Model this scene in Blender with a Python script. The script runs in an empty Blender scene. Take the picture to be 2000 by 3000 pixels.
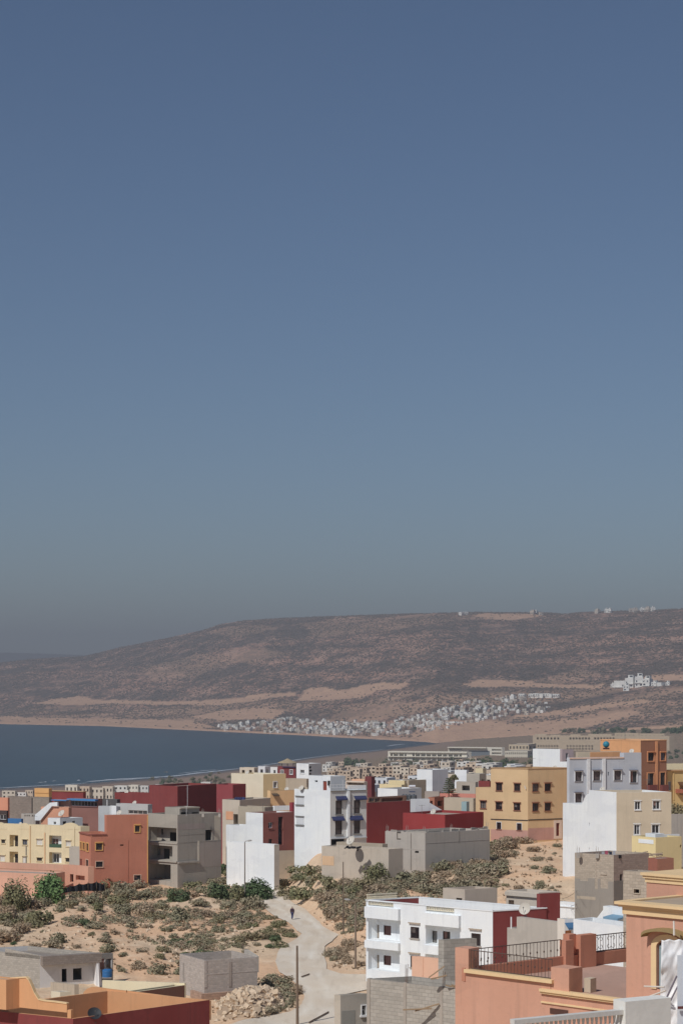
import bpy, bmesh, math, random
from mathutils import Vector, noise, Matrix
from mathutils.geometry import delaunay_2d_cdt
S = bpy.context.scene
COL = S.collection
R = math.radians

# ------------------------------------------------------------------ camera, sky, sun, exposure
F, HROW, HC = 6000.0, 1985.0, 117.0          # focal length and horizon in photo pixels, eye height above the sea
cd = bpy.data.cameras.new('camera'); cam = bpy.data.objects.new('camera', cd); COL.objects.link(cam)
cd.sensor_fit = 'HORIZONTAL'; cd.sensor_width = 36; cd.lens = 108
cd.shift_y = (HROW - 1500) / 2000
cd.clip_start = 1; cd.clip_end = 40000
cam.location = (0, 0, HC); cam.rotation_euler = (R(90), 0, 0)
S.camera = cam

SUN_DIR = Vector((-.62, -.785, 1.06)).normalized()
el = math.asin(SUN_DIR.z); az = math.atan2(SUN_DIR.x, SUN_DIR.y)
w = bpy.data.worlds.new('World'); S.world = w; w.use_nodes = True
nt = w.node_tree
sky = nt.nodes.new('ShaderNodeTexSky'); sky.sky_type = 'NISHITA'; sky.sun_disc = False
sky.sun_elevation = el; sky.sun_rotation = az
sky.altitude = 120; sky.air_density = 0.8; sky.dust_density = 0.7; sky.ozone_density = 3.8
bg = nt.nodes['Background']; bg.inputs['Strength'].default_value = 0.06
nt.links.new(sky.outputs[0], bg.inputs[0])
sd = bpy.data.lights.new('sun', 'SUN'); sd.energy = 3.0; sd.angle = R(.5); sd.color = (1, .965, .92)
so = bpy.data.objects.new('sun', sd); COL.objects.link(so)
so.rotation_euler = (-SUN_DIR).to_track_quat('-Z', 'Y').to_euler()
S.view_settings.view_transform = 'Standard'; S.view_settings.look = 'None'
S.view_settings.exposure = 0.0; S.view_settings.gamma = 1
S.cycles.use_denoising = True
S.cycles.max_bounces = 6; S.cycles.volume_bounces = 0
S.cycles.caustics_reflective = False; S.cycles.caustics_refractive = False

# ------------------------------------------------------------------ small helpers
def lerp(a, b, t): return a + (b - a) * t
def clamp(x, a=0., b=1.): return a if x < a else b if x > b else x
def sstep(a, b, x):
    t = clamp((x - a) / (b - a)); return t * t * (3 - 2 * t)
def interp(tab, x):
    if x <= tab[0][0]: return tab[0][1]
    for (x0, y0), (x1, y1) in zip(tab, tab[1:]):
        if x <= x1: return y0 + (y1 - y0) * (x - x0) / (x1 - x0)
    return tab[-1][1]
def P(px, py, d): return Vector(((px - 1000) / F * d, d, HC - (py - HROW) / F * d))
def lin(c):
    return tuple(((v / 255) / 12.92 if v <= 10 else ((v / 255 + .055) / 1.055) ** 2.4) for v in c)
def alb(c, g=1.0):                                    # photo colour of a sunlit surface -> base colour
    r = lin(c); l = .3 * r[0] + .55 * r[1] + .15 * r[2]
    return tuple(min(.86, lerp(l, v, .9) * g) for v in r)
def inpoly(x, y, pts):
    c = False; j = len(pts) - 1
    for i in range(len(pts)):
        xi, yi = pts[i]; xj, yj = pts[j]
        if (yi > y) != (yj > y) and x < (xj - xi) * (y - yi) / (yj - yi) + xi: c = not c
        j = i
    return c
def fbm(x, y, z=0., o=4): return noise.fractal(Vector((x, y, z)), 1.0, 2.0, o)

def tag(o, label, cat, group=None):
    o['label'] = label; o['category'] = cat
    if group: o['group'] = group
    return o
def kind(o, k): o['kind'] = k; return o

class MB:
    """collects faces (with metre UVs and material slots) and links them as one mesh object"""
    def __init__(s): s.v = []; s.f = []; s.uv = []; s.m = []
    def quad(s, a, b, c, d, m=0, uv=None):
        i = len(s.v); s.v += [a, b, c, d]; s.f.append((i, i + 1, i + 2, i + 3)); s.m.append(m)
        if uv is None:
            l = (Vector(b) - Vector(a)).length; h = (Vector(d) - Vector(a)).length
            uv = ((0, 0), (l, 0), (l, h), (0, h))
        s.uv += list(uv)
    def poly(s, pts, m=0):
        i = len(s.v); s.v += list(pts); s.f.append(tuple(range(i, i + len(pts)))); s.m.append(m)
        a = Vector(pts[0]); u = (Vector(pts[1]) - a).normalized()
        n = u.cross(Vector(pts[-1]) - a); w_ = n.cross(u).normalized() if n.length > 1e-9 else Vector((0, 0, 1))
        s.uv += [((Vector(p) - a).dot(u), (Vector(p) - a).dot(w_)) for p in pts]
    def box(s, o, ax, ay, az, m=0, skip=()):
        """box from corner o with edge vectors ax, ay, az"""
        o = Vector(o); ax = Vector(ax); ay = Vector(ay); az = Vector(az)
        if ax.cross(ay).dot(az) < 0: ax, ay = ay, ax
        p = [o, o + ax, o + ax + ay, o + ay, o + az, o + ax + az, o + ax + ay + az, o + ay + az]
        for k, q in enumerate(((0, 3, 2, 1), (4, 5, 6, 7), (0, 1, 5, 4), (1, 2, 6, 5), (2, 3, 7, 6), (3, 0, 4, 7))):
            if k not in skip: s.quad(*[p[j] for j in q], m=m)
    def tube(s, pts, radii, n=6, m=0, cap=True):
        pts = [Vector(p) for p in pts]
        if not hasattr(radii, '__len__'): radii = [radii] * len(pts)
        rings = []
        for i, p in enumerate(pts):
            t = (pts[min(i + 1, len(pts) - 1)] - pts[max(i - 1, 0)]).normalized()
            a = t.cross(Vector((0, 0, 1)) if abs(t.z) < .9 else Vector((1, 0, 0))).normalized(); b = t.cross(a)
            rings.append([p + (a * math.cos(2 * math.pi * k / n) + b * math.sin(2 * math.pi * k / n)) * radii[i] for k in range(n)])
        for i in range(len(rings) - 1):
            for k in range(n):
                k2 = (k + 1) % n
                s.quad(rings[i][k2], rings[i][k], rings[i + 1][k], rings[i + 1][k2], m)
        if cap:
            s.poly(rings[-1][::-1], m); s.poly(rings[0], m)
    def lathe(s, c, prof, n=12, m=0, axis=None):
        c = Vector(c); M = Matrix.Identity(3)
        if axis is not None: M = Vector((0, 0, 1)).rotation_difference(Vector(axis)).to_matrix()
        rings = [[c + M @ Vector((r * math.cos(2 * math.pi * k / n), r * math.sin(2 * math.pi * k / n), z)) for k in range(n)] for r, z in prof]
        for i in range(len(rings) - 1):
            for k in range(n):
                k2 = (k + 1) % n
                s.quad(rings[i][k], rings[i][k2], rings[i + 1][k2], rings[i + 1][k], m)
    def build(s, name, mats, parent=None, org=None, smooth=False):
        me = bpy.data.meshes.new(name)
        org = Vector(org) if org is not None else (Vector(root_of(parent).location) if parent else Vector((0, 0, 0)))
        me.from_pydata([tuple(Vector(v) - org) for v in s.v], [], s.f)
        ul = me.uv_layers.new(name='UVMap')
        for i, c in enumerate(s.uv): ul.data[i].uv = c
        for mt in (mats if isinstance(mats, (list, tuple)) else [mats]): me.materials.append(mt)
        me.polygons.foreach_set('material_index', s.m)
        if smooth: me.polygons.foreach_set('use_smooth', [True] * len(s.f))
        me.validate()
        if smooth:
            bm = bmesh.new(); bm.from_mesh(me); bmesh.ops.remove_doubles(bm, verts=bm.verts, dist=.002); bm.to_mesh(me); bm.free()
        o = bpy.data.objects.new(name, me); COL.objects.link(o)
        if parent: o.parent = parent
        else: o.location = org
        return o
def root_of(o):
    while o.parent: o = o.parent
    return o
def empty(name, loc, label, cat, group=None):
    o = bpy.data.objects.new(name, None); COL.objects.link(o); o.location = loc; o.empty_display_size = .5
    return tag(o, label, cat, group)
def copy_tree(o, parent=None):
    c = o.copy(); COL.objects.link(c)
    if parent: c.parent = parent
    for ch in o.children: copy_tree(ch, c)
    return c

# ------------------------------------------------------------------ materials
def new_mat(name, rough=.9, spec=.2):
    m = bpy.data.materials.new(name); m.use_nodes = True
    b = m.node_tree.nodes['Principled BSDF']; b.inputs['Roughness'].default_value = rough
    b.inputs['Specular IOR Level'].default_value = spec
    return m, m.node_tree, b
def N(nt, t, **kw):
    n = nt.nodes.new(t)
    for k, v in kw.items():
        if k in n.inputs: n.inputs[k].default_value = v
        else: setattr(n, k, v)
    return n
def mixc(nt, fac, a, b, mode='MIX'):
    n = nt.nodes.new('ShaderNodeMix'); n.data_type = 'RGBA'; n.blend_type = mode
    for i, v in ((0, fac), (6, a), (7, b)):
        if hasattr(v, 'is_output'): nt.links.new(v, n.inputs[i])
        else: n.inputs[i].default_value = v if i == 0 else (tuple(v) + (1,))[:4]
    return n.outputs[2]
def ramp(nt, src, p0, p1, c0=0., c1=1.):
    n = nt.nodes.new('ShaderNodeMapRange'); n.clamp = True
    nt.links.new(src, n.inputs[0])
    for i, v in ((1, p0), (2, p1), (3, c0), (4, c1)): n.inputs[i].default_value = v
    return n.outputs[0]
def noisetex(nt, coord, scale, detail=4, rough=.55, sc=(1, 1, 1)):
    mp = nt.nodes.new('ShaderNodeMapping'); mp.inputs['Scale'].default_value = sc
    nt.links.new(coord, mp.inputs[0])
    n = N(nt, 'ShaderNodeTexNoise', Scale=scale, Detail=detail, Roughness=rough); nt.links.new(mp.outputs[0], n.inputs['Vector'])
    return n.outputs['Fac']
MATS = {}
def plaster(c, stain=.35, g=1.0, rough=.92):
    """painted render: blotches, rain streaks, fine bump"""
    key = ('p', tuple(c), stain, g)
    if key in MATS: return MATS[key]
    m, nt, b = new_mat('painted_plaster', rough, .15)
    a = alb(c, g); co = N(nt, 'ShaderNodeTexCoord').outputs['Object']
    big = noisetex(nt, co, .35, 5); streak = noisetex(nt, co, 1.0, 4, .6, (2.2, 2.2, .16)); fine = noisetex(nt, co, 6, 4)
    dark = tuple(v * .72 + .02 for v in a); pale = tuple(min(.88, v * 1.07 + .012) for v in a)
    c1 = mixc(nt, ramp(nt, big, .35, .68), pale, a)
    c2 = mixc(nt, ramp(nt, streak, .52, .78, 0, stain), c1, dark)
    patch = noisetex(nt, co, .22, 3, .5, (1, 1, 1.6)); drip = noisetex(nt, co, 2.3, 3, .5, (1.6, 1.6, .07))
    c2 = mixc(nt, ramp(nt, patch, .545, .56, 0, min(.55, stain * .9)), c2, tuple(v * .88 + .012 for v in a))
    c2 = mixc(nt, ramp(nt, drip, .62, .74, 0, min(.6, stain * 1.1)), c2, dark)
    c3 = mixc(nt, ramp(nt, fine, .55, .8, 0, stain * .6), c2, dark)
    nt.links.new(c3, b.inputs['Base Color'])
    bp = N(nt, 'ShaderNodeBump', Strength=.25, Distance=.03); nt.links.new(fine, bp.inputs['Height']); nt.links.new(bp.outputs[0], b.inputs['Normal'])
    MATS[key] = m; return m
def blocks(c, g=1.0, mortar=.75, size=(.42, .21)):
    """bare concrete blocks in courses"""
    key = ('b', tuple(c), g, size)
    if key in MATS: return MATS[key]
    m, nt, b = new_mat('concrete_blocks', .95, .1)
    a = alb(c, g); tc = N(nt, 'ShaderNodeTexCoord'); co = tc.outputs['Object']
    br = N(nt, 'ShaderNodeTexBrick', Scale=1.0); br.inputs['Brick Width'].default_value = size[0]; br.inputs['Row Height'].default_value = size[1]
    br.inputs['Mortar Size'].default_value = .016; br.inputs['Mortar Smooth'].default_value = .4; br.inputs['Bias'].default_value = 0
    nt.links.new(tc.outputs['UV'], br.inputs['Vector'])
    br.inputs['Color1'].default_value = tuple(v * 1.08 for v in a) + (1,); br.inputs['Color2'].default_value = tuple(v * .84 for v in a) + (1,)
    br.inputs['Mortar'].default_value = tuple(v * mortar for v in a) + (1,)
    big = noisetex(nt, co, .5, 5); fine = noisetex(nt, co, 3, 4)
    c1 = mixc(nt, ramp(nt, big, .4, .7, 0, .5), br.outputs['Color'], tuple(v * .8 for v in a))
    c2 = mixc(nt, ramp(nt, fine, .5, .8, 0, .35), c1, tuple(min(.7, v * 1.25) for v in a))
    nt.links.new(c2, b.inputs['Base Color'])
    bp = N(nt, 'ShaderNodeBump', Strength=.5, Distance=.03); bp.invert = True
    nt.links.new(br.outputs['Fac'], bp.inputs['Height']); nt.links.new(bp.outputs[0], b.inputs['Normal'])
    MATS[key] = m; return m
def paint(c, rough=.6, g=1.0, metal=0., spec=.3):
    key = ('q', tuple(c), rough, g, metal)
    if key in MATS: return MATS[key]
    m, nt, b = new_mat('coloured_surface', rough, spec); b.inputs['Metallic'].default_value = metal
    a = alb(c, g); co = N(nt, 'ShaderNodeTexCoord').outputs['Object']
    f = noisetex(nt, co, 2.5, 4)
    nt.links.new(mixc(nt, ramp(nt, f, .4, .75, 0, .5), a, tuple(v * .75 for v in a)), b.inputs['Base Color'])
    MATS[key] = m; return m
def glass():
    if 'glass' in MATS: return MATS['glass']
    m, nt, b = new_mat('window_glass', .12, .5)
    oi = N(nt, 'ShaderNodeObjectInfo')
    nt.links.new(mixc(nt, ramp(nt, oi.outputs['Random'], .3, 1.0, 0, .6), (.022, .024, .03), (.10, .09, .085)), b.inputs['Base Color'])
    MATS['glass'] = m; return m
# ------------------------------------------------------------------ terrain
FAR = [(-2500, 2118), (0, 2122), (300, 2128), (620, 2143), (700, 2147), (900, 2156), (1000, 2162), (1100, 2167), (1200, 2172), (1280, 2177), (1400, 2165), (1600, 2152), (2000, 2132), (4500, 2110)]
FARZ = [(-2500, 0), (1250, 0), (1290, 1), (1400, 6), (1600, 16), (2000, 36), (4500, 60)]
NEAR = [(-2500, 2420), (0, 2311), (200, 2300), (350, 2288), (500, 2277), (650, 2260), (800, 2240), (900, 2223), (1000, 2210), (1100, 2200), (1200, 2188), (1280, 2178)]
BENCH = [(-2500, 2060), (0, 2085), (100, 2066), (250, 2060), (500, 2060), (650, 2052), (800, 2036), (870, 2044), (1050, 2036), (1250, 2008), (1400, 1996), (1650, 2004), (1800, 1998), (2000, 1986), (4500, 1960)]
CREST = [(-2500, 1990), (-300, 1972), (0, 1941), (100, 1930), (190, 1924), (250, 1921), (350, 1897), (420, 1884), (500, 1868), (600, 1846), (650, 1829), (720, 1819), (850, 1811), (1000, 1806), (1200, 1798), (1400, 1795), (1580, 1795), (1650, 1800), (1700, 1794), (1800, 1790), (1900, 1788), (2000, 1783), (4500, 1740)]
def far_d(px):
    y = interp(FAR, px); z = interp(FARZ, px); return (HC - z) * F / (y - HROW), z
def near_d(px):
    return far_d(px)[0] if px >= 1280 else HC * F / (interp(NEAR, px) - HROW)
def znear(X, Y):
    toe = interp([(240, -1), (262, -2), (282, -4.4), (292, -6.6), (312, -8.3), (345, -8.6)], Y); wd = interp([(240, 10), (262, 7.5), (281, 4.4), (345, 6)], Y)
    z = 84.6 + 4.3 * sstep(toe, toe + wd, X) * sstep(226, 280, Y) + .05 * clamp(X - 8, 0, 45)
    z += .10 * clamp(X - 4, 0, 40) * (1 - sstep(226, 280, Y))
    if Y < 190: z += (190 - Y) * .07
    z += .8 * sstep(-9.3, -6.6, X) * (1 - sstep(-2, 2, X)) * sstep(292, 312, Y)
    if Y > 150:
        k = 1 - sstep(305, 345, Y)
        road = 1 - sstep(2.5, 7, abs(X + interp([(150, 5), (200, 2.5), (262, 4.2), (290, 7.5), (340, 11)], Y)))
        z += k * (.75 * fbm(X * .09, Y * .045, 3.1) * (1 - .8 * road) + .22 * fbm(X * .5, Y * .28, 7.7, 4) * (1 - road))
    return z
def smooth01(t): t = clamp(t); return t * t * (3 - 2 * t)
def gz(X, Y):
    px = 1000 + F * X / max(Y, 1)
    if Y <= 345: return znear(X, Y)
    dn = near_d(px); df, z0 = far_d(px)
    if Y <= dn:
        s = (Y - 345) / (dn - 345)
        z1 = lerp(min(z0, 7), z0, smooth01((Y - 2950) / max(60, dn - 2950))) if px >= 1280 else 0
        z = z1 + (znear(X * 345 / Y, 345) - z1) * (1 - s) ** 1.7
        z += fbm(X * .006, Y * .006, 1.3) * 2.5 * min(1, 6 * s) * (1 - s)
        return z
    if Y < df: return -3 * smooth01((Y - dn) / 60) * smooth01((df - Y) / 60)
    db = df + 1000; zb = HC - (interp(BENCH, px) - HROW) / F * db
    dc = df + 2700; zc = HC - (interp(CREST, px) - HROW) / F * dc
    rough = 7 * fbm(X * .0022, Y * .0022, .5, 5) + 16 * (abs(fbm(X * .0011 + 5, Y * .0007, 2.2, 4)) - .25)
    if Y < db:
        t = (Y - df) / 1000
        z = lerp(z0, zb, .25 * t + .75 * t ** 1.6) + min(6, 18 * t) / 6 * .35 * rough * smooth01(t * 6)
        return max(z, z0 + .5 + 2.5 * smooth01(t * 18))
    if Y < dc:
        t = (Y - db) / 1700
        t2 = .55 * t + .45 * math.sin(t * math.pi / 2) ** 1.0
        return lerp(zb, zc, t2) + rough * lerp(.35, .75, t) * (1 - .72 * smooth01((t - .75) * 4))
    t = (Y - dc)
    return zc + rough * .2 - t * .04
def ground_hit(px, py, d0=60, d1=9500):
    """first point of the land along a sight line"""
    d = d0; k = (py - HROW) / F; a = (px - 1000) / F
    while d < d1:
        st = .5 if d < 345 else (4 if d < 2300 else 10)
        if HC - k * d < gz(a * d, d):
            lo, hi = d - st, d
            for _ in range(12):
                m = (lo + hi) / 2
                if HC - k * m < gz(a * m, m): hi = m
                else: lo = m
            return Vector((a * hi, hi, gz(a * hi, hi)))
        d += st
    return None
# bare earth terraces and cuttings on the hillside, traced on the slope
EARTH = [[(866, 2054), (890, 2022), (940, 2014), (1000, 2022), (1060, 2006), (1130, 2000), (1205, 2004), (1190, 2016), (1110, 2024), (1060, 2044), (980, 2054)],
         [(95, 2062), (180, 2046), (250, 2040), (270, 2050), (420, 2054), (520, 2056), (640, 2050), (760, 2034), (860, 2026), (860, 2036), (760, 2054), (640, 2066), (470, 2066), (330, 2062), (180, 2066)],
         [(640, 2084), (760, 2076), (840, 2080), (800, 2104), (650, 2112), (560, 2100)],
         [(1350, 2004), (1410, 1991), (1500, 1993), (1620, 2006), (1770, 2004), (1760, 2018), (1500, 2014), (1380, 2014)],
         [(1820, 1992), (1960, 1976), (2100, 1972), (2100, 1990), (1900, 2000)],
         [(0, 2098), (150, 2104), (350, 2108), (560, 2112), (640, 2132), (520, 2140), (300, 2127), (0, 2122)],
         [(1200, 2160), (1240, 2120), (1330, 2112), (1420, 2110), (1500, 2120), (1700, 2110), (1850, 2080), (1880, 2090), (1740, 2128), (1600, 2146), (1400, 2164), (1270, 2178)],
         [(1500, 2095), (1650, 2078), (1800, 2058), (1900, 2050), (1900, 2060), (1780, 2074), (1650, 2096), (1500, 2104)],
         [(1380, 1806), (1420, 1797), (1560, 1799), (1600, 1806), (1500, 1818)]]
SOFT = [[(880, 1826), (1000, 1810), (1250, 1800), (1420, 1797), (1430, 1812), (1240, 1836), (1100, 1850), (930, 1868)], [(420, 1960), (560, 1925), (760, 1900), (860, 1915), (700, 1945), (560, 1985), (440, 1995)], [(600, 1850), (760, 1828), (820, 1840), (700, 1870)], [(960, 2100), (1010, 2070), (1120, 2050), (1210, 2060), (1230, 2085), (1100, 2100)], [(1500, 2010), (1700, 1960), (1760, 1975), (1560, 2020)]]
def vcol(me, name, vals):
    a = me.attributes.new(name, 'FLOAT', 'POINT'); a.data.foreach_set('value', vals)
def sheet(name, pxs, ds, mat, masks):
    vs = []; vals = {k: [] for k in masks}
    for d in ds:
        for px in pxs:
            X = (px - 1000) / F * d; z = gz(X, d)
            if d > near_d(px) + 2: z = min(z, 0) - 9
            vs.append((X, d, z))
            py = HROW + (HC - z) / d * F
            for k, fn in masks.items(): vals[k].append(fn(px, py, X, d, z))
    n = len(pxs); fs = [(j * n + i, j * n + i + 1, (j + 1) * n + i + 1, (j + 1) * n + i) for j in range(len(ds) - 1) for i in range(n - 1)]
    me = bpy.data.meshes.new(name); me.from_pydata(vs, [], fs)
    for k in masks: vcol(me, k, vals[k])
    me.materials.append(mat); me.polygons.foreach_set('use_smooth', [True] * len(fs))
    o = bpy.data.objects.new(name, me); COL.objects.link(o); return kind(o, 'structure')

def ground_mat():
    m, nt, b = new_mat('sandy_earth', .97, .05); co = N(nt, 'ShaderNodeTexCoord').outputs['Object']
    big = noisetex(nt, co, .05, 5); mid = noisetex(nt, co, .35, 6, .65); fine = noisetex(nt, co, 2.2, 5, .7)
    at = N(nt, 'ShaderNodeAttribute', attribute_name='beach'); wet = N(nt, 'ShaderNodeAttribute', attribute_name='wet')
    c = mixc(nt, ramp(nt, big, .4, .62), alb((206, 168, 132), 1.28), alb((196, 172, 142), 1.28))
    c = mixc(nt, ramp(nt, mid, .5, .72, 0, .75), c, alb((216, 190, 160), 1.3))
    c = mixc(nt, ramp(nt, fine, .5, .74, 0, .5), c, alb((134, 112, 92)))
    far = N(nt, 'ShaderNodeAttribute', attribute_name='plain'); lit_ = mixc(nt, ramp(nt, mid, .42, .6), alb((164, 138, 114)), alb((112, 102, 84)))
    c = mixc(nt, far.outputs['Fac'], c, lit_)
    c = mixc(nt, at.outputs['Fac'], c, alb((146, 124, 108)))
    c = mixc(nt, wet.outputs['Fac'], c, alb((108, 100, 98)))
    nt.links.new(c, b.inputs['Base Color'])
    bp = N(nt, 'ShaderNodeBump', Strength=.6, Distance=.15); nt.links.new(fine, bp.inputs['Height']); nt.links.new(bp.outputs[0], b.inputs['Normal'])
    return m
def hill_mat():
    m, nt, b = new_mat('scrub_hillside', .98, .03); co = N(nt, 'ShaderNodeTexCoord').outputs['Object']
    big = noisetex(nt, co, .0022, 5, .6); mid = noisetex(nt, co, .012, 6, .65, (1, .6, 1)); fine = noisetex(nt, co, .045, 5, .75, (1, .5, 1)); band = noisetex(nt, co, .0016, 5, .65, (1, 1, 22)); speck = noisetex(nt, co, .14, 3, .7, (1, .4, 1))
    at = N(nt, 'ShaderNodeAttribute', attribute_name='earth')
    earth = mixc(nt, ramp(nt, mid, .3, .7), alb((204, 146, 118), 1.1), alb((184, 150, 130), 1.1))
    scrub = mixc(nt, ramp(nt, fine, .35, .65), alb((88, 80, 72)), alb((112, 98, 90)))
    def add(a, c_):
        f = N(nt, 'ShaderNodeMath', operation='ADD'); nt.links.new(a, f.inputs[0]); nt.links.new(c_, f.inputs[1]); return f.outputs[0]
    f = add(add(add(mid, ramp(nt, big, .3, .7, -.13, .13)), ramp(nt, band, .3, .7, -.17, .17)), add(ramp(nt, fine, .25, .75, -.2, .2), ramp(nt, speck, .25, .75, -.3, .3)))
    c = mixc(nt, ramp(nt, f, .44, .8, 0, .9), scrub, earth)
    bare = mixc(nt, ramp(nt, fine, .35, .75), alb((206, 166, 134), 1.1), alb((180, 144, 120), 1.1))
    bare = mixc(nt, ramp(nt, speck, .58, .72, 0, .6), bare, scrub)
    c = mixc(nt, at.outputs['Fac'], c, bare)
    nt.links.new(c, b.inputs['Base Color'])
    bp = N(nt, 'ShaderNodeBump', Strength=.8, Distance=6); nt.links.new(fine, bp.inputs['Height']); nt.links.new(bp.outputs[0], b.inputs['Normal'])
    return m
def frange(a, b, st):
    out = []
    while a < b - 1e-6: out.append(a); a += st
    return out
def m_beach(px, py, X, d, z): return 0. if d < 900 else clamp((d - near_d(px) + 420) / 120) if px < 1330 else 0.
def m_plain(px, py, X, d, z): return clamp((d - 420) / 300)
def m_wet(px, py, X, d, z): return 0. if d < 900 or px >= 1290 else clamp((d - near_d(px) + 75) / 40)
inside = frange(-60, 2060, 9)
pxs = [-3400, -2400, -1600, -1000, -600, -350, -200, -120] + inside + [2120, 2200, 2350, 2600, 3000, 3600, 4400, 5400]
ds = [2, 20, 40, 60, 80, 100, 115, 130, 140] + frange(150, 345, 1.2) + frange(345, 420, 5) + frange(420, 1600, 25) + frange(1600, 4300, 16)
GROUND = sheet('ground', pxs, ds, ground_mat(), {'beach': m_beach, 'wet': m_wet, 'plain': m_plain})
# the far shore, its bench and the long hill behind the bay
def hill_sheet():
    cols = [-3400, -2600, -1900, -1300, -900, -600, -400, -250, -150] + frange(-90, 2090, 8) + [2150, 2250, 2400, 2700, 3100, 3700, 4500, 5400]
    rows = [-30, 0, 12, 26] + frange(40, 1000, 24) + frange(1000, 2900, 22) + [3000, 3300, 4000, 5500]
    vs = []; ev = []
    for r in rows:
        for px in cols:
            df, z0 = far_d(px); d = df + r; X = (px - 1000) / F * d
            z = gz(X, d) if r > 0 else (z0 - 1 if r == 0 else z0 - 6)
            vs.append((X, d, z)); py = HROW + (HC - z) / d * F
            wob = 5 * fbm(X * .01, d * .004, 4.)
            e = 1. if any(inpoly(px + wob * 3, py + wob, q) for q in EARTH) else 0.
            if any(inpoly(px + wob * 4, py + wob, q) for q in SOFT): e = max(e, .34)
            if r < 1050: e = max(e, .62 * smooth01(.5 + 1.6 * fbm(X * .0016, d * .006, 9., 4)) * smooth01((1050 - r) / 300))
            if 0 <= r < 60 : e = 1
            if r > 2720: e = 0
            ev.append(e * .92)
    n = len(cols); fs = [(j * n + i, j * n + i + 1, (j + 1) * n + i + 1, (j + 1) * n + i) for j in range(len(rows) - 1) for i in range(n - 1)]
    me = bpy.data.meshes.new('hills'); me.from_pydata(vs, [], fs); vcol(me, 'earth', ev)
    me.materials.append(hill_mat()); me.polygons.foreach_set('use_smooth', [True] * len(fs))
    o = bpy.data.objects.new('hills', me); COL.objects.link(o); return kind(o, 'structure')
hill_sheet()
# a second, much farther headland showing over the left end of the hill
mb = MB(); prev = None
for i in range(41):
    px = -2600 + i * 95; d = 13500
    row = interp([(-2600, 1921), (-100, 1911), (60, 1915), (190, 1919), (300, 1924), (700, 1950), (1300, 1975)], px)
    X = (px - 1000) / F * d; top = HC - (row + 1.5 * fbm(i * .37, 1.) - HROW) / F * d
    cur = (Vector((X, d, -4)), Vector((X, d + 350, top * .75)), Vector((X, d + 900, top * (d + 900) / d - 8)), Vector((X, d + 2500, -4)))
    if prev:
        for k in range(3): mb.quad(prev[k], cur[k], cur[k + 1], prev[k + 1])
    prev = cur
kind(mb.build('distant_headland', paint((96, 92, 88), .97)), 'structure')
# water of the bay, one sheet out to the horizon
def sea_mat():
    m, nt, b = new_mat('sea_water', .3, .12); co = N(nt, 'ShaderNodeTexCoord').outputs['Object']
    w1 = noisetex(nt, co, .03, 6, .65, (1, .35, 1)); w2 = noisetex(nt, co, .004, 3, .5, (1, .25, 1))
    nt.links.new(mixc(nt, ramp(nt, w2, .35, .65), (.008, .032, .048), (.020, .058, .078)), b.inputs['Base Color'])
    bp = N(nt, 'ShaderNodeBump', Strength=.9, Distance=2.4); nt.links.new(w1, bp.inputs['Height']); nt.links.new(bp.outputs[0], b.inputs['Normal'])
    b.inputs['IOR'].default_value = 1.33
    return m
mb = MB(); mb.quad((-11000, 900, 0), (9000, 900, 0), (9000, 17000, 0), (-11000, 17000, 0))
kind(mb.build('sea', sea_mat()), 'structure')
# thin lines of breaking surf along the near beach
foam, nt_, b_ = new_mat('white_surf', .7, .3); b_.inputs['Base Color'].default_value = (.5, .54, .58, 1)
mb = MB(); rs = random.Random(4)
def surf(px0, px1, off, wid):
    n = max(2, int((px1 - px0) / 12)); prev = None
    for i in range(n + 1):
        px = lerp(px0, px1, i / n); d = near_d(px) + off + 6 * fbm(px * .02, off); e = max(0, math.sin(math.pi * i / n)) ** .5
        ww = wid * e * (.6 + .8 * abs(fbm(px * .05, off + 9)))
        a = Vector(((px - 1000) / F * d, d, .12)); c = Vector(((px - 1000) / F * (d + ww), d + ww, .12))
        if prev: mb.quad(prev[0], a, c, prev[1])
        prev = (a, c)
for args in ((-60, 260, 6, 14), (250, 420, 26, 26), (330, 760, 8, 24), (520, 640, 60, 12), (700, 1000, 8, 22), (980, 1130, 10, 18), (110, 130, 75, 20), (128, 138, 80, 22), (152, 166, 95, 20), (225, 236, 70, 22), (1130, 1190, 150, 40)):
    surf(*args)
kind(mb.build('surf', foam), 'stuff')
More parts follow.
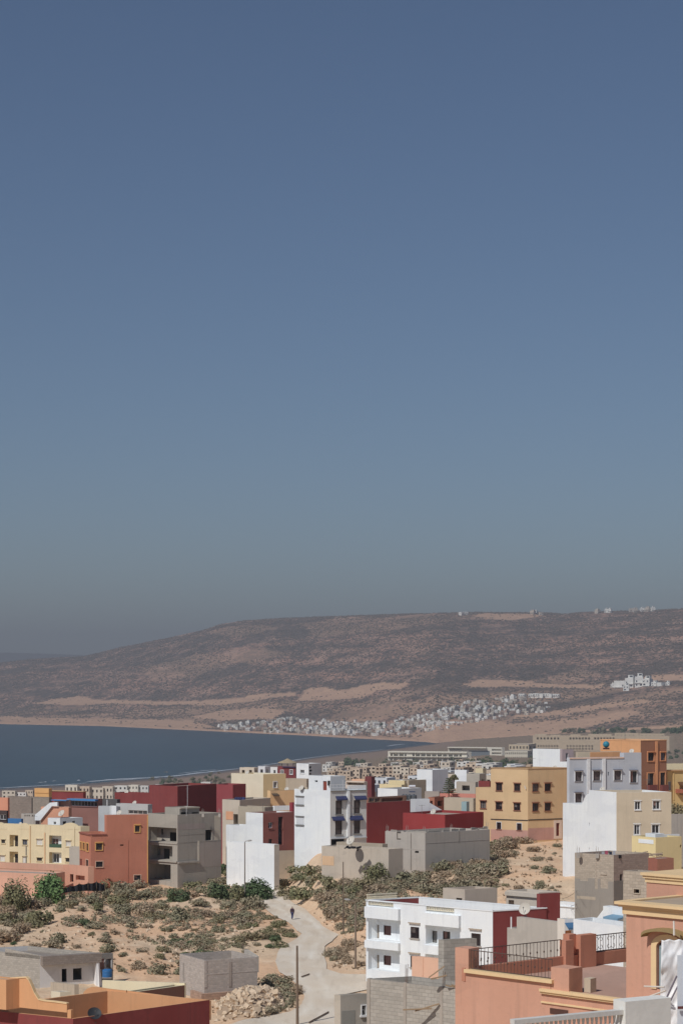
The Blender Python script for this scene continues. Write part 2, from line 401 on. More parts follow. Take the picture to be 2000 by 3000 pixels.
# ------------------------------------------------------------------ building kit
WHITE = (212, 216, 220); CREAM = (222, 204, 160); REDW = (140, 58, 60); GREYC = (172, 166, 156); TAN = (186, 172, 152)
ROOFC = (176, 164, 150)
UP = Vector((0, 0, 1)); CR = random.Random(12)
class Bld:
    """a house seen corner-on: its left face runs away along L, its right face along Rr"""
    def __init__(s, name, label, cat, xc, d, phi=38, group=None, zb=None):
        s.phi = R(phi); s.L = Vector((-math.cos(s.phi), math.sin(s.phi), 0)); s.Rr = Vector((math.sin(s.phi), math.cos(s.phi), 0))
        s.nL = Vector((-math.sin(s.phi), -math.cos(s.phi), 0)); s.nR = Vector((math.cos(s.phi), -math.sin(s.phi), 0))
        s.C = Vector(((xc - 1000) / F * d, d, 0)); s.d = d
        s.zb = gz(s.C.x, s.C.y) - .4 if zb is None else zb
        s.C.z = s.zb
        s.t = empty(name, s.C.copy(), label, cat, group)
    def hit(s, C, D, px):
        k = (px - 1000) / F
        return (k * C.y - C.x) / (D.x - k * D.y)
    def zat(s, py, y): return HC - (py - HROW) / F * y
    def face(s, C, side):
        return (s.L, s.nL) if side == 'L' else (s.Rr, s.nR)
    def box(s, xl, xr, ytop, mL, mR=None, xc=None, d=None, yb=None, para=.7, ops=(), roof=None, cop=None, th=.22, drop=0, wname='wall', back=None, copw=.0, xback=None):
        """one volume. ytop/yb are photo rows at its near corner. ops = [(side, x0, y0, x1, y1, kind, opts)]"""
        mR = mR or mL
        C = s.C.copy() if xc is None else Vector(((xc - 1000) / F * (d or s.d), d or s.d, s.zb))
        zt = s.zat(ytop, C.y)
        zb = s.zat(yb, C.y) if yb is not None else min(s.zb, gz(C.x, C.y) - .4) - drop - 3
        tl = s.hit(C, s.L, xl); tr = s.hit(C, s.Rr, xr)
        tl = max(.4, min(tl, max(40, s.d * .2))); tr = max(.4, min(tr, 60))
        mats = [mL, mR, cop or mL]; mb = MB(); made = []
        for side, tlen, mi in (('L', tl, 0), ('R', tr, 1)):
            D, nrm = s.face(C, side); cuts = []
            for op in ops:
                if op[0] != side: continue
                _, x0, y0, x1, y1, kd = op[:6]; opt = op[6] if len(op) > 6 else {}
                a, b = s.hit(C, D, x0), s.hit(C, D, x1)
                if a > b: a, b = b, a
                ym = (C + D * ((a + b) / 2)).y
                z1, z0 = s.zat(y0, ym), s.zat(y1, ym)
                a = max(a, .02); b = min(b, tlen - .02); z0 = max(z0, zb + .02); z1 = min(z1, zt - .02)
                if b - a < .08 or z1 - z0 < .08: continue
                made.append((side, C, D, nrm, a, b, z0, z1, kd, opt))
                if kd not in ('ledge', 'panel', 'awning', 'pilaster', 'paneldoor'): cuts.append((a, b, z0, z1, opt.get('deep', .24)))
            us = sorted({0., tlen} | {v for c in cuts for v in c[:2]}); zs = sorted({zb, zt} | {v for c in cuts for v in c[2:4]})
            for i in range(len(us) - 1):
                for j in range(len(zs) - 1):
                    um, zm = (us[i] + us[i + 1]) / 2, (zs[j] + zs[j + 1]) / 2
                    if any(c[0] < um < c[1] and c[2] < zm < c[3] for c in cuts): continue
                    q = [C + D * us[i], C + D * us[i + 1]]
                    p = [Vector((q[0].x, q[0].y, zs[j])), Vector((q[1].x, q[1].y, zs[j])), Vector((q[1].x, q[1].y, zs[j + 1])), Vector((q[0].x, q[0].y, zs[j + 1]))]
                    uv = [(us[i], zs[j] - zb), (us[i + 1], zs[j] - zb), (us[i + 1], zs[j + 1] - zb), (us[i], zs[j + 1] - zb)]
                    if side == 'L': p = [p[1], p[0], p[3], p[2]]; uv = [uv[1], uv[0], uv[3], uv[2]]
                    mb.quad(*p, m=mi, uv=uv)
            for a, b, z0, z1, dp in cuts:
                f = lambda u, z, k: Vector(((C + D * u - nrm * k).x, (C + D * u - nrm * k).y, z))
                for (u0, za, u1, zc) in ((a, z0, a, z1), (b, z1, b, z0), (a, z1, b, z1), (b, z0, a, z0)):
                    mb.quad(f(u0, za, 0), f(u1, zc, 0), f(u1, zc, dp), f(u0, za, dp), m=mi)
        # hidden sides, parapet ring and inner faces
        Lv, Rv = s.L * tl, s.Rr * tr
        at = lambda u, v, z: Vector(((C + s.L * u + s.Rr * v).x, (C + s.L * u + s.Rr * v).y, z))
        mb.quad(at(tl, 0, zb), at(tl, tr, zb), at(tl, tr, zt), at(tl, 0, zt), m=0); mb.quad(at(tl, tr, zb), at(0, tr, zb), at(0, tr, zt), at(tl, tr, zt), m=0)
        th = min(th, tl * .3, tr * .3); zr = zt - para
        o4 = [(0, 0), (tl, 0), (tl, tr), (0, tr)]; i4 = [(th, th), (tl - th, th), (tl - th, tr - th), (th, tr - th)]
        for k in range(4):
            k2 = (k + 1) % 4
            mb.quad(at(*o4[k], zt), at(*o4[k2], zt), at(*i4[k2], zt), at(*i4[k], zt), m=2)
            if para > .01: mb.quad(at(*i4[k], zt), at(*i4[k2], zt), at(*i4[k2], zr), at(*i4[k], zr), m=k % 2 if back is None else 2)
        w_ = mb.build(wname, mats, s.t)
        rb = MB(); rb.quad(*[at(*q, zr) for q in i4]); 
        rb.build('roof', roof or paint(ROOFC, .95), s.t)
        if copw > 0:
            cb = MB()
            for k in range(4):
                k2 = (k + 1) % 4; a_, b_ = Vector(at(*o4[k], zt + .003)), Vector(at(*o4[k2], zt + .003))
                dv = (b_ - a_).normalized(); nv = Vector((dv.y, -dv.x, 0))
                mid = at(tl / 2, tr / 2, zt)
                if (a_ - mid).dot(nv) < 0: nv = -nv
                cb.box(a_ + nv * copw - dv * copw - UP * .0, dv * ((b_ - a_).length + copw), -nv * (th + copw), UP * .12)
            cb.build('coping', cop or mL, s.t)
        for it in made: s.fitting(*it, wall=mL if it[0] == 'L' else mR)
        return C, tl, tr, zt, zr
    def fitting(s, side, C, D, nrm, a, b, z0, z1, kd, opt, wall=None):
        pt = lambda u, z, k: Vector(((C + D * u + nrm * k).x, (C + D * u + nrm * k).y, z))
        bx = lambda mb, u0, u1, za, zc, k0, k1, m=0: mb.box(pt(u0, za, k0), D * (u1 - u0), nrm * (k1 - k0), UP * (zc - za), m)
        fr = opt.get('frame') or paint((96, 76, 64)); tr_ = opt.get('trim'); tw = opt.get('tw', .12)
        if kd == 'hole': 
            if tr_:
                mb = MB(); s._surround(mb, bx, a, b, z0, z1, tw, opt); mb.build('surround', tr_, s.t)
            return
        if kd == 'ledge':
            mb = MB(); bx(mb, a, b, z0, z1, 0, opt.get('out', .25)); mb.build(opt.get('name', 'ledge'), opt.get('mat') or wall, s.t); return
        if kd in ('panel', 'pilaster'):
            mb = MB(); bx(mb, a, b, z0, z1, .0, opt.get('out', .03)); mb.build(opt.get('name', kd), opt.get('mat') or wall, s.t); return
        if kd == 'awning':
            mb = MB(); o = opt.get('out', .8); p = [pt(a, z1, .02), pt(b, z1, .02), pt(b, z0 + .18, o), pt(a, z0 + .18, o), pt(a, z0, o), pt(b, z0, o), pt(a, z1 - .06, .02), pt(b, z1 - .06, .02)]
            mb.quad(p[0], p[1], p[2], p[3]); mb.quad(p[3], p[2], p[5], p[4]); mb.poly([p[0], p[3], p[4], p[6]]); mb.poly([p[1], p[7], p[5], p[2]]); mb.quad(p[6], p[4], p[5], p[7])
            mb.build('awning', opt['mat'], s.t); return
        if kd == 'door':
            mb = MB(); bx(mb, a, b, z0, z1, -.2, -.14); dr = mb.build('door', opt.get('mat') or paint((110, 48, 40)), s.t)
            hb = MB(); bx(hb, lerp(a, b, .82), lerp(a, b, .88), lerp(z0, z1, .45), lerp(z0, z1, .53), -.14, -.10); hb.build('handle', paint((150, 140, 120), .4), dr)
            if tr_:
                mb = MB(); s._surround(mb, bx, a, b, z0, z1, tw, opt); mb.build('surround', tr_, s.t)
            return
        # window: frame + glass, with surround, sill, hood, grille when asked for
        mb = MB(); e = min(.07, (b - a) * .12)
        for (u0, u1, za, zc) in ((a, a + e, z0, z1), (b - e, b, z0, z1), (a + e, b - e, z0, z0 + e), (a + e, b - e, z1 - e, z1)): bx(mb, u0, u1, za, zc, -.17, -.10)
        n = opt.get('mull', 1)
        for k in range(n):
            u = lerp(a, b, (k + 1) / (n + 1)); bx(mb, u - e * .45, u + e * .45, z0 + e, z1 - e, -.165, -.11)
        for zz in opt.get('rails', ()): 
            z = lerp(z0, z1, zz); bx(mb, a + e, b - e, z - e * .6, z + e * .6, -.16, -.112)
        win = mb.build('window', fr, s.t)
        pb = MB(); pb.quad(pt(a + e, z0 + e, -.15), pt(b - e, z0 + e, -.15), pt(b - e, z1 - e, -.15), pt(a + e, z1 - e, -.15)); pb.build('pane', opt.get('glass') or glass(), win)
        if not opt.get('blind') and not opt.get('glass') and CR.random() < .55:
            q = MB(); u0, u1 = CR.choice(((a + e, lerp(a, b, .45)), (lerp(a, b, .55), b - e), (a + e, b - e))); zc_ = z0 + e if CR.random() < .6 else lerp(z0, z1, .45)
            q.quad(pt(u0, zc_, -.146), pt(u1, zc_, -.146), pt(u1, z1 - e, -.146), pt(u0, z1 - e, -.146)); q.build('curtain', paint(CR.choice([(150, 146, 140), (120, 112, 108), (138, 104, 96), (104, 108, 116)]), .9), win)
        if opt.get('blind'):
            q = MB(); bx(q, a + e, b - e, lerp(z1, z0, opt['blind']), z1 - e, -.145, -.12); q.build('shutter', opt.get('bmat') or paint((196, 196, 196)), win)
        if tr_:
            q = MB(); s._surround(q, bx, a, b, z0, z1, tw, opt); q.build('surround', tr_, win)
        if opt.get('sill', True):
            q = MB(); bx(q, a - .12, b + .12, z0 - .11, z0 - .003, -.02, .13); q.build('sill', opt.get('smat') or tr_ or wall, win)
        if opt.get('hood'):
            q = MB(); h = opt['hood']; bx(q, a - .15, b + .15, z1 + (.003 if not tr_ else tw), z1 + .1 + (tw if tr_ else 0), -.02, h); q.build('hood', opt.get('hmat') or tr_ or wall, win)
        if opt.get('grille'):
            q = MB(); k = max(3, int((b - a) / .16))
            for i in range(k + 1):
                u = lerp(a, b, i / k); bx(q, u - .012, u + .012, z0, z1, .02, .045)
            for zz in (.05, .5, .95): z = lerp(z0, z1, zz); bx(q, a, b, z - .012, z + .012, .02, .045)
            q.build('grille', paint((70, 40, 36), .6), win)
    def _surround(s, mb, bx, a, b, z0, z1, tw, opt):
        o = opt.get('tout', .06)
        bx(mb, a - tw, a, z0 - tw, z1 + tw, 0, o); bx(mb, b, b + tw, z0 - tw, z1 + tw, 0, o)
        bx(mb, a, b, z1, z1 + tw, 0, o); bx(mb, a, b, z0 - tw, z0, 0, o)
    def wallbox(s, pxa, pxb, side, ytop_a, ytop_b, ybot, C=None, d=None, th=.2, mat=None, name='parapet'):
        """a free wall along L or Rr, its top sloping between two photo rows"""
        C = C or s.C; D, nrm = s.face(C, side); a, b = s.hit(C, D, pxa), s.hit(C, D, pxb)
        pa, pb = C + D * a, C + D * b; za, zb_ = s.zat(ytop_a, pa.y), s.zat(ytop_b, pb.y); z0 = s.zat(ybot, (pa.y + pb.y) / 2)
        mb = MB(); prism(mb, [(a, z0), (b, z0), (b, zb_), (a, za)], C, D, nrm, -th, 0); return mb.build(name, mat, s.t)
def prism(mb, prof, C, D, nrm, k0, k1, m=0):
    """extrude a wall outline given in (distance along wall, height)"""
    A = [Vector(((C + D * u + nrm * k0).x, (C + D * u + nrm * k0).y, z)) for u, z in prof]
    B = [Vector(((C + D * u + nrm * k1).x, (C + D * u + nrm * k1).y, z)) for u, z in prof]
    mb.poly(B, m); mb.poly(A[::-1], m)
    for i in range(len(prof)):
        j = (i + 1) % len(prof); mb.quad(A[i], A[j], B[j], B[i], m)
# things that stand on roofs and ground
def dish(p, r, face, label, mat=None, group=None):
    face = Vector(face).normalized(); t = empty('satellite_dish', p, label, 'satellite dish', group); p = Vector(p)
    mb = MB(); mb.tube([p, p + UP * r * 1.1], r * .07, 6); mb.box(p - Vector((r * .3, r * .3, 0)), (r * .6, 0, 0), (0, r * .6, 0), (0, 0, .05)); mb.build('mast', paint((120, 116, 110), .5), t)
    c = p + UP * r * 1.15 + face * r * .12
    mb = MB(); prof = [(r * k / 6, r * .28 * (k / 6) ** 2) for k in range(7)]; mb.lathe(c, prof, 18, axis=face); mb.lathe(c, [(a, b - .02) for a, b in prof][::-1], 18, axis=face)
    mb.build('reflector', mat or paint((206, 200, 188), .5), t, smooth=True)
    mb = MB(); lo = c + face * r * .85; dn = (-UP + face * .2).normalized()
    mb.tube([c + dn * r * .9 + face * r * .25, lo], r * .03, 5); mb.tube([lo, lo - face * r * .16], r * .09, 8); mb.build('feed_arm', paint((90, 88, 86), .5), t)
    return t
def tank(p, r, h, label, c=(214, 214, 210), group=None, lying=False):
    t = empty('water_tank', p, label, 'water tank', group); p = Vector(p); mb = MB()
    mb.lathe(p + UP * .1, [(0, 0), (r, 0), (r * 1.0, h * .3), (r * 1.03, h * .33), (r, h * .36), (r, h * .66), (r * 1.03, h * .7), (r, h * .73), (r * .96, h * .86), (r * .5, h * .97), (0, h)], 16)
    mb.build('tank_body', paint(c, .5), t, smooth=False)
    mb = MB(); mb.lathe(p + UP * (h + .08), [(0, .0), (r * .3, 0), (r * .3, .09), (0, .1)], 10); mb.build('lid', paint((90, 92, 96), .5), t)
    mb = MB(); mb.box(p - Vector((r, r, 0)), (2 * r, 0, 0), (0, 2 * r, 0), (0, 0, .1)); mb.build('base_slab', paint((150, 145, 138), .9), t)
    return t
def rail(t, a, b, h, n, mat, name='railing', rails=(.03, .97), bar=.0095, style=None, par=None):
    """a metal railing between two ground points (thing t gets rails + balusters as one part each)"""
    a, b = Vector(a), Vector(b); mb = MB(); D = b - a
    for k in rails: mb.tube([a + UP * h * k, b + UP * h * k], bar * 2.0, 6)
    top = mb.build(name, mat, t); mb = MB()
    for i in range(n + 1):
        p = a + D * (i / n); mb.tube([p + UP * h * rails[0], p + UP * h * rails[-1]], bar, 5, cap=False)
        if style == 'knob' and i % 2: mb.lathe(p + UP * h * .42, [(0, 0), (bar * 3, h * .05), (bar * 3, h * .1), (0, h * .15)], 6)
    u = D.normalized()
    if style == 'scroll':
        for k in range(3):
            c = a + D * ((k + .5) / 3) + UP * h * .5
            for sx in (-1, 1):
                for sz in (-1, 1):
                    pts = []
                    for q in range(15):
                        an = q / 14 * 1.6 * math.pi; rr = h * .2 * (1 - q / 14 * .72)
                        pts.append(c + u * sx * (h * .2 + rr * -math.cos(an)) + UP * sz * (h * .2 + rr * math.sin(an)))
                    mb.tube(pts, bar * .9, 4, cap=False)
    mb.build('baluster', mat, top); return top
# ------------------------------------------------------------------ the houses, nearest street first
pW = plaster((212, 217, 221), .36, 1.18); pCream = plaster((226, 216, 190), .25); pYel = plaster((216, 184, 138), .25); pRed = plaster((136, 62, 60), .6)
pOr = plaster((214, 158, 108), .3); pPink = plaster((204, 152, 126), .6); pTerra = plaster((196, 132, 104), .55); pGrey = plaster((178, 171, 161), .5); pTan = plaster((180, 166, 146), .5)
bGrey = blocks((176, 169, 158)); bTan = blocks((186, 172, 154)); pCornice = plaster((228, 196, 146), .3)
fW = paint((226, 228, 230), .5); fBrown = paint((92, 62, 52), .6); fDark = paint((62, 58, 56), .6); mIron = paint((92, 76, 68), .55); navy = paint((56, 62, 100), .8); fGrey = paint((128, 126, 122), .6)
def along(b, side, px, C=None):
    C = C or b.C; D = b.L if side == 'L' else b.Rr; p = C + D * b.hit(C, D, px); return p
def outline(b, C, D, pts):
    out = []
    for px, py in pts:
        u = b.hit(C, D, px); out.append((u, b.zat(py, (C + D * u).y)))
    return out
def B2(name, label, cat, xc, d, phi=38, phiR=None, **k):
    b = Bld(name, label, cat, xc, d, phi, **k)
    if phiR is not None:
        f = R(phiR); b.Rr = Vector((math.sin(f), math.cos(f), 0)); b.nR = Vector((math.cos(f), -math.sin(f), 0))
    return b
def loggia(b, side, x0, y0, x1, y1, deep, mat, ops=(), C=None, name='loggia'):
    """a recessed balcony: its back wall, ceiling side walls, with doors and windows in the back wall"""
    C = C or b.C; D, nrm = b.face(C, side); C2 = C - nrm * deep
    a, c = sorted((b.hit(C, D, x0), b.hit(C, D, x1))); ym = (C + D * ((a + c) / 2)).y; z1, z0 = b.zat(y0, ym), b.zat(y1, ym)
    pt = lambda u, z, k: Vector(((C + D * u - nrm * k).x, (C + D * u - nrm * k).y, z))
    mb = MB(); cuts = []
    for q in ops:
        u0, u1 = sorted((b.hit(C2, D, q[0]), b.hit(C2, D, q[2]))); yq = (C2 + D * u0).y
        u0 = max(u0, a + .03); u1 = min(u1, c - .03)
        if u1 - u0 > .1: cuts.append((u0, u1, max(z0 + .02, b.zat(q[3], yq)), min(z1 - .05, b.zat(q[1], yq)), q[4], q[5] if len(q) > 5 else {}))
    us = sorted({a, c} | {v for q in cuts for v in q[:2]}); zs = sorted({z0, z1} | {v for q in cuts for v in q[2:4]})
    for i in range(len(us) - 1):
        for j in range(len(zs) - 1):
            um, zm = (us[i] + us[i + 1]) / 2, (zs[j] + zs[j + 1]) / 2
            if any(q[0] < um < q[1] and q[2] < zm < q[3] for q in cuts): continue
            mb.quad(pt(us[i], zs[j], deep), pt(us[i + 1], zs[j], deep), pt(us[i + 1], zs[j + 1], deep), pt(us[i], zs[j + 1], deep))
    o = mb.build(name, mat, b.t)
    for u0, u1, za, zc, kd, opt in cuts: b.fitting(side, C2, D, nrm, u0, u1, za, zc, kd, opt, wall=mat)
def balusters(b, p0, p1, h, n, mat, r=.05, name='balustrade', rail_h=.1, rail_w=.16):
    p0, p1 = Vector(p0), Vector(p1); D = (p1 - p0); u = D.normalized(); s = Vector((u.y, -u.x, 0))
    mb = MB(); mb.box(p0 - s * rail_w / 2 + UP * (h - rail_h), D, s * rail_w, UP * rail_h); mb.box(p0 - s * rail_w / 2, D, s * rail_w, UP * .05)
    top = mb.build(name, mat, b.t if hasattr(b, 't') else b)
    p = p0 + D * (.5 / n) + UP * .05; hh = h - rail_h - .05; mb = MB()
    mb.lathe(p, [(r * .7, 0), (r * .9, hh * .08), (r * .5, hh * .2), (r, hh * .42), (r * .45, hh * .68), (r * .8, hh * .9), (r * .8, hh)], 8)
    o = mb.build('baluster', mat, top)
    for i in range(1, n):
        c = o.copy(); COL.objects.link(c); c.location = D * (i / n)
    return top

def near_left():
    # terrace house with oxblood outside walls and orange parapets
    b = B2('terrace_house', 'orange and oxblood terrace house with curved parapet at bottom left', 'house', 214, 150, 29, 47)
    C, tl, tr, zt, zr = b.box(-90, 614, 2986, pRed, pRed, cop=pOr, back=True, para=2.6, roof=paint((150, 110, 90), .95))
    D, n = b.L, b.nL
    pts = [(-80, 2860), (0, 2870), (58, 2867), (76, 2866), (84, 2873), (92, 2890), (101, 2912), (113, 2931), (130, 2935), (160, 2938), (196, 2943)]
    prof = outline(b, C, D, pts + [(196, 2968), (-80, 2938)])
    mb = MB(); prism(mb, prof, C, D, n, -.22, -.002); mb.build('parapet', pOr, b.t)
    up = outline(b, C, D, pts); mb = MB()
    for (u0, z0), (u1, z1) in zip(up, up[1:]): prism(mb, [(u0, z0 + .004), (u1, z1 + .004), (u1, z1 + .09), (u0, z0 + .09)], C, D, n, -.27, .05)
    mb.build('coping', pCornice, b.t)
    mb = MB(); q = C + D * b.hit(C, D, 198); mb.box(Vector((q.x, q.y, zt)) - n * .25, -D * .32, n * .25 + n * .02, UP * .62); mb.build('corner_post', pOr, b.t)
    # the end wall with its rounded rise, beyond the terrace
    C2 = C + b.Rr * tr; pts = [(614, 2934), (500, 2921), (400, 2908), (320, 2899), (285, 2894), (268, 2893), (255, 2898), (246, 2907), (238, 2922), (226, 2938), (216, 2948)]
    prof = outline(b, C2, b.L, pts + [(216, 2990), (614, 2990)])
    mb = MB(); prism(mb, prof, C2, b.L, b.nL, -.2, .012); mb.build('end_wall', pOr, b.t)
    b.box(-60, 60, 2872, pOr, xc=18, d=151.6, yb=2960, para=.1, wname='chimney_block')
    mb = MB()
    for px, dz in ((372, 1.3), (380, .9)):
        u = b.hit(C2, b.L, px); p = C2 + b.L * u + b.nL * .06; mb.tube([Vector((p.x, p.y, zt - 1.1)), Vector((p.x, p.y, zt - 1.1 + dz))], .025, 5)
    mb.build('pipe', paint((150, 108, 74), .6), b.t)
    p = P(276, 2984, 151.5); dish(p + Vector((0, 0, -.35)), .52, (.25, -.8, .75), 'dark grey satellite dish on the terrace of the orange and oxblood house', paint((52, 54, 58), .6))
    # brown and cream house just behind it
    b = B2('courtyard_house', 'brown walled house with cream parapet behind the orange terrace house', 'house', 330, 180, 29, 45)
    C, tl, tr, zt, zr = b.box(300, 541, 2917, plaster((120, 84, 70), .3), cop=plaster((224, 210, 172)), back=True, para=1.7)
    C2 = C + b.Rr * tr; prof = outline(b, C2, b.L, [(541, 2882), (300, 2873), (300, 2965), (541, 2965)])
    mb = MB(); prism(mb, prof, C2, b.L, b.nL, -.2, .015); mb.build('parapet', plaster((228, 216, 180), .25), b.t)
    # block shack with a white front
    b = B2('block_shack', 'low bare block shack with white front wall and dark doorway', 'house', 117, 214, 34, 66)
    C, tl, tr, zt, zr = b.box(-80, 281, 2801, bGrey, plaster((206, 204, 202), .5), para=.5, roof=paint((150, 140, 130)), ops=[
        ('R', 214, 2838, 240, 2872, 'hole', {'deep': .3}), ('R', 181, 2840, 196, 2878, 'hole', {'deep': .3})])
    mb = MB(); D = b.Rr; q = lambda u, k, z: Vector(((C + D * u + b.nR * k).x, (C + D * u + b.nR * k).y, z))
    mb.box(q(.05, .003, zt - .95), D * (tr + .3), b.nR * .9, UP * .953); mb.build('roof_parapet', blocks((150, 138, 128)), b.t)
    mb = MB(); u = tr; mb.quad(q(u - .02, 0, b.zb), q(u - .02, 1.4, b.zb), q(u - .02, .9, zt - .96), q(u - .02, 0, zt - .96)); prism(mb, [(u - .22, b.zb), (u + .5, b.zb), (u + .1, zt - .96), (u - .22, zt - .96)], C, D, b.nR, .0, .85); mb.build('buttress', plaster((226, 226, 226), .3), b.t)
    b.wallbox(15, 117, 'L', 2780, 2801, 2806, mat=bGrey, name='parapet')
    b = B2('lean_to', 'small glazed lean-to at the end of the block shack', 'shed', 289, 217, 40, 66)
    b.box(281, 331, 2796, fGrey, para=.05, roof=paint((150, 148, 140)), ops=[('R', 291, 2808, 308, 2844, 'window', {'frame': fW, 'mull': 0}), ('R', 310, 2808, 328, 2844, 'window', {'frame': fW, 'mull': 0})])
    tank(P(314, 2866, 211), .5, .85, 'bright blue plastic barrel beside the block shack', (40, 110, 170))
    b = B2('yard_wall', 'low beige yard wall with broken edge below the block shack', 'wall', 218, 203, 34, 66); b.box(148, 231, 2886, pTan, para=.3)
    b = B2('stone_bench', 'whitewashed masonry block in the shack yard', 'block', 176, 190, 34, 66); b.box(150, 208, 2908, plaster((214, 202, 176)), para=.02)
    # unroofed grey box
    b = B2('unfinished_house', 'unroofed grey concrete box house standing above the rubble heap', 'unfinished house', 598, 206, 60, 64); bx_ = blocks((184, 174, 165), mortar=.9)
    C, tl, tr, zt, zr = b.box(526, 754, 2815, bx_, bx_, para=1.7, th=.16, drop=.4, ops=[('R', 670, 2818, 678, 2892, 'pilaster', {'out': .05, 'mat': plaster((160, 148, 138), .6)}),
        ('R', 598, 2815, 606, 2895, 'pilaster', {'out': .04}), ('R', 606, 2850, 753, 2853, 'panel', {'out': .02, 'name': 'tie_beam'}), ('L', 536, 2822, 540, 2875, 'panel', {'out': .02, 'mat': plaster((150, 142, 134), .6), 'name': 'crack_patch'})])
    C2 = C + b.Rr * tr; prof = outline(b, C2, b.L, [(754, 2803), (722, 2783), (715, 2783), (715, 2850), (754, 2850)])
    mb = MB(); prism(mb, prof, C2, b.L, b.nL, -.16, .01); mb.build('parapet', pGrey, b.t)
    mb = MB(); p = C + b.nR * .5 - b.Rr * .2 + b.nL * .3; p.z = b.zb - 1.2; mb.box(p, b.Rr * 4.6, -b.nR * 3, UP * 2.3); mb.build('foundation', blocks((176, 146, 126), size=(.5, .28)), b.t)

def white_balcony_house():
    b = B2('balcony_house', 'white two storey house with balconies and balustraded roof terrace', 'house', 1443, 207, 39, 64)
    lo = [(1078, 2693, 1170, 2757), (1078, 2781, 1170, 2846), (1247, 2713, 1347, 2771), (1247, 2799, 1347, 2852)]
    ops = [('L',) + q + ('hole', {'deep': 1.1}) for q in lo]
    arch = {'frame': fDark, 'mull': 1, 'grille': True, 'smat': plaster((170, 162, 152)), 'deep': .2}
    ops += [('L', 1203, 2717, 1227, 2750, 'window', arch), ('L', 1381, 2736, 1407, 2772, 'window', arch), ('L', 1203, 2802, 1227, 2836, 'window', arch)]
    tanl = plaster((176, 160, 140))
    ops += [('L', 1198, 2704, 1231, 2707, 'ledge', {'out': .22, 'mat': tanl}), ('L', 1375, 2722, 1411, 2725, 'ledge', {'out': .22, 'mat': tanl}), ('L', 1198, 2792, 1231, 2795, 'ledge', {'out': .22, 'mat': tanl})]
    ops += [('L', x0, y0, x1, y1, 'panel', {'out': .42, 'name': 'balcony_front'}) for x0, y0, x1, y1 in ((1074, 2660, 1173, 2693), (1074, 2759, 1173, 2781), (1245, 2679, 1350, 2714), (1245, 2774, 1350, 2799))]
    bal = [(1078, 2643, 1152, 2657), (1248, 2658, 1330, 2674)]
    ops += [('L',) + q + ('hole', {'deep': .22}) for q in bal]
    C, tl, tr, zt, zr = b.box(1072, 1600, 2672, pW, pRed, para=1.05, ops=ops, copw=.06, roof=paint((178, 164, 146)))
    for k, q in enumerate(lo):
        if k < 2:
            w_ = [(1097, q[1] + 18, 1110, q[3], 'door', {'mat': paint((150, 132, 110))}), (1124, q[1] + 21, 1145, q[1] + 49, 'window', {'frame': fBrown, 'mull': 0, 'sill': False, 'glass': paint((118, 84, 78), .6)})]
        else:
            w_ = [(1265, q[1] + 16, 1280, q[3], 'door', {'mat': fGrey}), (1297, q[1] + 18, 1318, q[1] + 42, 'window', {'frame': fBrown, 'mull': 1, 'sill': False})]
        loggia(b, 'L', *q, 1.1, pW, w_)
    for x0, y0, x1, y1 in bal:
        D = b.L; a, c = b.hit(C, D, x1), b.hit(C, D, x0); pa, pc = C + D * a - b.nL * .11, C + D * c - b.nL * .11
        z0 = b.zat(y1, pa.y); h = b.zat(y0, pa.y) - z0
        balusters(b, (pa.x, pa.y, z0 + .01), (pc.x, pc.y, z0 + .01), h - .03, 16, pCream, .06)
    p0 = C + b.L * (tl - .1); p1 = p0 + b.Rr * tr * .92; p0.z = p1.z = zt + .13
    balusters(b, p0, p0 + (p1 - p0) * .62, .55, 30, pCream, .06, name='terrace_balustrade')
    b.box(1577, 1640, 2620, pRed, xc=1581, d=209.6, para=.2, wname='stair_wall')
    b.box(1297, 1456, 2607, plaster((186, 172, 156), .4), xc=1361, d=216.5, para=.25, wname='roof_room', ops=[('L', 1336, 2632, 1353, 2646, 'hole')], yb=2690)
    b.box(1482, 1640, 2616, plaster((196, 186, 172), .4), xc=1578, d=217, para=.25, wname='roof_room', ops=[('L', 1489, 2638, 1505, 2662, 'hole'), ('L', 1482, 2616, 1578, 2627, 'ledge', {'out': .3})], yb=2690)
    p = P(1539, 2686, 201); dish(p, .62, (-.45, -.75, .35), 'round white satellite dish above the grey plastered house beside the red wall')
    b = B2('plastered_house', 'grey cement plastered house in front of the red party wall', 'house', 1632, 190, 50, 60)
    b.box(1513, 1646, 2702, pGrey, para=.15); c = along(b, 'L', 1513); b.box(1485, 1600, 2722, pGrey, xc=1513.2, d=c.y, para=.1)
    mb = MB(); p = P(1497, 2722, 191); mb.tube([p, p + UP * 1.1], .07, 8); mb.build('vent_pipe', fW, b.t)
    b = B2('small_house', 'narrow white house with blue striped awning and orange door', 'house', 1653, 186, 50, 66)
    b.box(1632, 1684, 2694, plaster((216, 208, 196)), pW, para=.2, ops=[('R', 1655, 2727, 1674, 2762, 'door', {'mat': paint((196, 128, 72))}), ('R', 1654, 2704, 1679, 2722, 'awning', {'mat': paint((70, 116, 156), .8), 'out': .7})])

